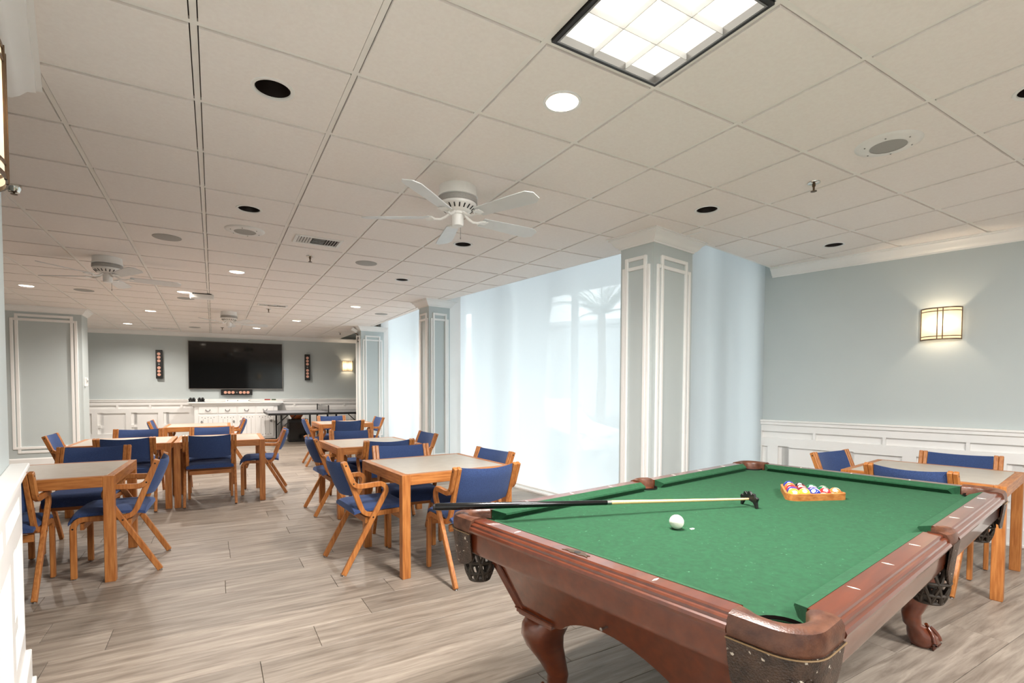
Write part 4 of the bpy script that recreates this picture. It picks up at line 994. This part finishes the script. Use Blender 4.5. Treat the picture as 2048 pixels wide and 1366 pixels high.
# ping-pong table
zt = .80; a = onpl(537, 824, (0, 12.75), (0, 1)); PPX, PPL, PPW = a.x, 2.60, 1.40
PP = thing('ping_pong_table', 'grey folding ping-pong table on black wheeled legs beside the console', 'ping-pong table', (PPX+PPL/2, 12.75+PPW/2, 0))
for s_ in (-1, 1):
    b = MB(); b.box(*sorted((s_*.006, s_*PPL/2)), -PPW/2, PPW/2, zt-.02, zt); b.build('half_top', 'grey_top', PP, bevel=.002)
    b = MB(); x0, x1 = sorted((s_*.006, s_*PPL/2))
    for q in ((x0, x1, -PPW/2-.002, -PPW/2+.02), (x0, x1, PPW/2-.02, PPW/2+.002), (x0, x0+.02, -PPW/2, PPW/2), (x1-.02, x1, -PPW/2, PPW/2)): b.box(*q, zt-.065, zt-.018)
    b.build('edge_frame', 'dark', PP)
    for y in (-.55, .55):
        for x in (s_*.22, s_*1.02):
            b = MB(); b.box(x-.02, x+.02, y-.02, y+.02, .06, zt-.02); b.build('leg', 'dark', PP)
        b = MB(); b.tube([(s_*1.02, y, .42), (s_*.68, y, zt-.05)], .012, 6); b.build('brace', 'dark', PP)
    b = MB(); b.tube([(s_*.22, -.55, .30), (s_*.22, .55, .30)], .014, 6); b.tube([(s_*.22, -.55, .12), (s_*.22, .55, .12)], .014, 6); b.build('cross_bar', 'dark', PP)
    b = MB(); b.box(s_*.22-.16, s_*.22+.16, -.57, -.53, .09, .125); b.build('foot_rail', 'dark', PP)
    for x in (s_*.22-.14, s_*.22+.14):
        for y in (-.55, .55): b = MB(); b.lathe([(.02, -.014), (.045, -.014), (.048, 0), (.045, .014), (.02, .014)], 14, TR(x, y, .048) @ Matrix.Rotation(math.pi/2, 4, 'X')); b.build('wheel', 'dark', PP, smooth=.6)
nt_ = MB()
for i in range(24): nt_.box(-.0015, .0015, -PPW/2+PPW*i/24-.002, -PPW/2+PPW*i/24+.002, zt+.005, zt+.145)
for j in range(7): nt_.box(-.0015, .0015, -PPW/2, PPW/2, zt+.01+.02*j, zt+.013+.02*j)
nt_.build('net', 'dark', PP)
for y in (-PPW/2-.06, PPW/2+.06): b = MB(); b.box(-.012, .012, y-.012, y+.012, zt-.05, zt+.16); b.box(-.012, .012, min(y, y*.9), max(y, y*.9), zt-.05, zt-.03); b.build('net_post', 'dark', PP)
p = atz(596, 886, 0); bx_ = onpl(594, 850, (0, 14.05), (0, 1))
SV = thing('black_cabinet', 'small black box cabinet under the ping-pong table', 'cabinet', (bx_.x, 14.0, 0))
b = MB(); b.box(-.22, .22, -.18, .18, .0, .56); b.build('body', 'dark', SV, bevel=.006)
b = MB(); b.box(-.235, .235, -.195, .195, .56, .585); b.build('lid', 'black_gloss', SV, bevel=.004); b = MB(); b.box(-.2, .2, -.186, -.178, .05, .5); b.build('front_panel', 'black_gloss', SV)
BK = thing('game_basket', 'low orange brown basket on the black cabinet', 'basket', (bx_.x-.02, 14.0, .585))
b = MB(); b.lathe([(.11, 0), (.16, .09), (.168, .10), (.155, .10), (.10, .012)], 20); b.build('bowl', 'orange', BK, smooth=.8)
b = MB()
for k in range(9): a = k*2.4; b.lathe([(max(.0003, .03*math.sin(math.pi*i/8)), -.03*math.cos(math.pi*i/8)) for i in range(9)], 10, TR(.03*math.sqrt(k)*math.cos(a), .03*math.sqrt(k)*math.sin(a), .095))
stuff(b.build('balls', 'orange', BK, smooth=2))
# small wall and column fittings
q = onpl(171, 762, (PX1, 0), (1, 0))
t = thing('wall_phone', 'small white wall phone on the edge of the moulded partition', 'phone', (PX1, PY+.14, 1.46))
b = MB(); b.box(0, .02, -.05, .05, -.08, .08); b.build('base', 'white_plastic', t, bevel=.004); b = MB(); b.tube([(.03, -.02, -.07), (.045, -.02, -.03), (.045, -.02, .03), (.03, -.02, .07)], [.018, .013, .013, .018], 8); b.build('handset', 'white_plastic', t, smooth=.8)
t = thing('wall_camera', 'small white box camera under the crown of the column beside the ping-pong table', 'camera', (2.80, 11.55, 2.62))
b = MB(); b.box(-.16, -.03, -.05, .05, -.035, .035, Matrix.Rotation(.5, 4, 'Y')); b.build('housing', 'white_plastic', t, bevel=.006); b = MB(); b.tube([(0, 0, -.05), (-.05, 0, -.02)], .012, 8); b.build('bracket', 'brown_metal', t); b = MB(); b.box(-.006, .004, -.03, .03, -.22, -.02); b.build('conduit', 'steel', t)
def outlet(s_, z, label):
    w2 = RWB2+dr*s_; t = thing('outlet', label, 'outlet', (w2.x, w2.y, z), dr_ang); b = MB(); b.box(-.036, .036, .040, .047, -.058, .058); b.build('cover_plate', 'white_plastic', t, bevel=.003)
    for zz in (-.022, .022): b = MB(); b.box(-.013, .013, .0465, .0485, zz-.011, zz+.011); b.build('socket', 'grille', t)
so = (onpl(2044, 1085, RWB, (-dr.y, dr.x))); outlet((Vector((so.x, so.y))-RWB2).dot(dr), .075, 'white outlet low on the baseboard near the table by the sconce wall')
so = (onpl(2014, 1029, RWB, (-dr.y, dr.x))); 
t = thing('outlet', 'white outlet on the wainscot panel behind the table by the sconce wall', 'outlet', (so.x, so.y, so.z), dr_ang); b = MB(); b.box(-.036, .036, .006, .026, -.058, .058); b.build('cover_plate', 'white_plastic', t, bevel=.003)
# bookcase beyond the partition, seen as a sliver
BCZ = thing('bookcase', 'dark bookcase half hidden beyond the moulded partition', 'bookcase', (-3.75, 12.35, 0))
b = MB(); b.box(-.45, -.43, -.15, .15, 0, 1.5); b.build('side_panel', 'dark', BCZ); b = MB(); b.box(.43, .45, -.15, .15, 0, 1.5); b.build('side_panel', 'dark', BCZ); b = MB(); b.box(-.43, .43, .13, .15, 0, 1.5); b.build('back_panel', 'dark', BCZ)
for k in range(5): b = MB(); b.box(-.43, .43, -.15, .13, .05+.36*k, .07+.36*k); b.build('shelf', 'dark', BCZ)
# ------------------------------------------------------------------ outside the windows
b = MB(); b.box(3.2, 60, -40, 60, -.40, -.30); o = b.build('ground_outside', 'asphalt'); struct(o)
b = MB(); b.prism([(4.1, 3.95), (6.25, 3.95), (4.45, 15.7), (3.72, 15.7), (3.72, 7.9)], 3.12, 3.4); o = b.build('balcony_slab', 'stucco'); tag(o, 'concrete balcony slab outside above the windows', 'balcony')
def palm(x, y, h, label, seed):
    rnd = random.Random(seed); t = thing('palm_tree', label, 'palm', (x, y, -.30))
    b = MB(); b.tube([(0, 0, 0), (.1, 0, h*.5), (.05, 0, h)], [.24, .18, .17], 10); b.build('trunk', 'trunk', t, smooth=1)
    for k in range(22):
        a = k*2.399; el = rnd.uniform(.15, 1.35); L_ = rnd.uniform(2.0, 2.7); b = MB(); pts = []
        for i in range(9):
            q = i/8; r = L_*q*math.cos(el*.7)*(1-.12*q); z = h+L_*q*math.sin(el)-.8*q*q; pts.append(Vector((.05+r*math.cos(a), r*math.sin(a), z)))
        for i in range(8):
            p0, p1 = pts[i], pts[i+1]; d = (p1-p0).normalized(); sd = d.cross(Vector((0, 0, 1))).normalized()
            for j in range(3):
                c_ = p0+(p1-p0)*(j/3)
                for s_ in (1, -1):
                    e_ = c_+sd*(s_*.42*(1-.5*i/8))+d*.28-Vector((0, 0, .12)); b.add([c_-d*.025, c_+d*.025, e_], [(0, 1, 2)])
        b.tube(pts, .02, 4); b.build('frond', 'palm', t)
def out_at(px, dist):
    d = ray(px, 780); d.z = 0; d.normalize(); return d*dist
p = out_at(1200, 22); palm(p.x, p.y, 4.9, 'palm tree seen faintly through the window shade beside the first column', 3)
b = MB(); p = out_at(1060, 12.5)
CA = thing('parked_car', 'white parked car seen faintly through the window shade', 'car', (p.x, p.y, -.30), math.radians(100))
pr2 = [(-2.1, .35), (-2.15, .75), (-1.3, .9), (-.6, 1.42), (.75, 1.45), (1.5, .98), (2.1, .9), (2.2, .4), (1.9, .3), (-1.9, .3)]
b = MB(); b.loft([[Vector((x, s_*w2, z)) for x, z in pr2] for s_, w2 in ((-1, .85), (1, .85))]); b.build('body', 'car_white', CA, bevel=.06, seg=2)
b = MB(); b.loft([[Vector((x, y_, z)) for x, z in ((-.95, .98), (-.5, 1.36), (.65, 1.38), (1.2, 1.0))] for y_ in (-.86, .86)]); b.build('window_glass', 'black_gloss', CA)
for x in (-1.3, 1.3):
    for y in (-.8, .8): b = MB(); b.lathe([(.2, -.1), (.32, -.1), (.33, 0), (.32, .1), (.2, .1)], 20, TR(x, y, .32) @ Matrix.Rotation(math.pi/2, 4, 'X')); b.build('wheel', 'tyre', CA, smooth=.6)
for k, (px, dd) in enumerate(((1112, 8.5), (1165, 8.0), (1218, 7.5))):
    p = out_at(px, dd); rnd = random.Random(k); t = thing('leafy_shrub', 'leafy shrub outside seen through the foot of the shade '+('near its mullion', 'midway to the column', 'beside the column')[k], 'shrub', (p.x, p.y, -.30), 0, 'shrubs outside the window')
    b = MB()
    for j in range(70):
        a = rnd.uniform(0, 6.28); r = rnd.uniform(.02, .13); z = rnd.uniform(.1, .95); c_ = Vector((r*math.cos(a), r*math.sin(a), z)); d = Vector((math.cos(a), math.sin(a), rnd.uniform(.2, 1.2))).normalized()*rnd.uniform(.05, .09); sd = d.cross(Vector((0, 0, 1))).normalized()*.03
        b.add([c_, c_+d*.5+sd, c_+d, c_+d*.5-sd], [(0, 1, 2, 3)])
    b.build('leaves', 'hedge', t); b = MB(); b.tube([(0, 0, 0), (0, 0, .6)], .02, 6); b.build('stem', 'trunk', t)
p = out_at(1130, 34); o = thing('low_building', 'low pale building across the road, faint through the shade', 'building', (p.x, p.y, -.3), math.radians(-55))
b = MB(); b.box(-16, 16, 0, 5, 0, 5.9); b.build('wall', 'stucco', o)
b = MB(); b.box(-16.2, 16.2, -.25, 5.2, 5.9, 6.2); b.build('parapet', 'stucco', o)
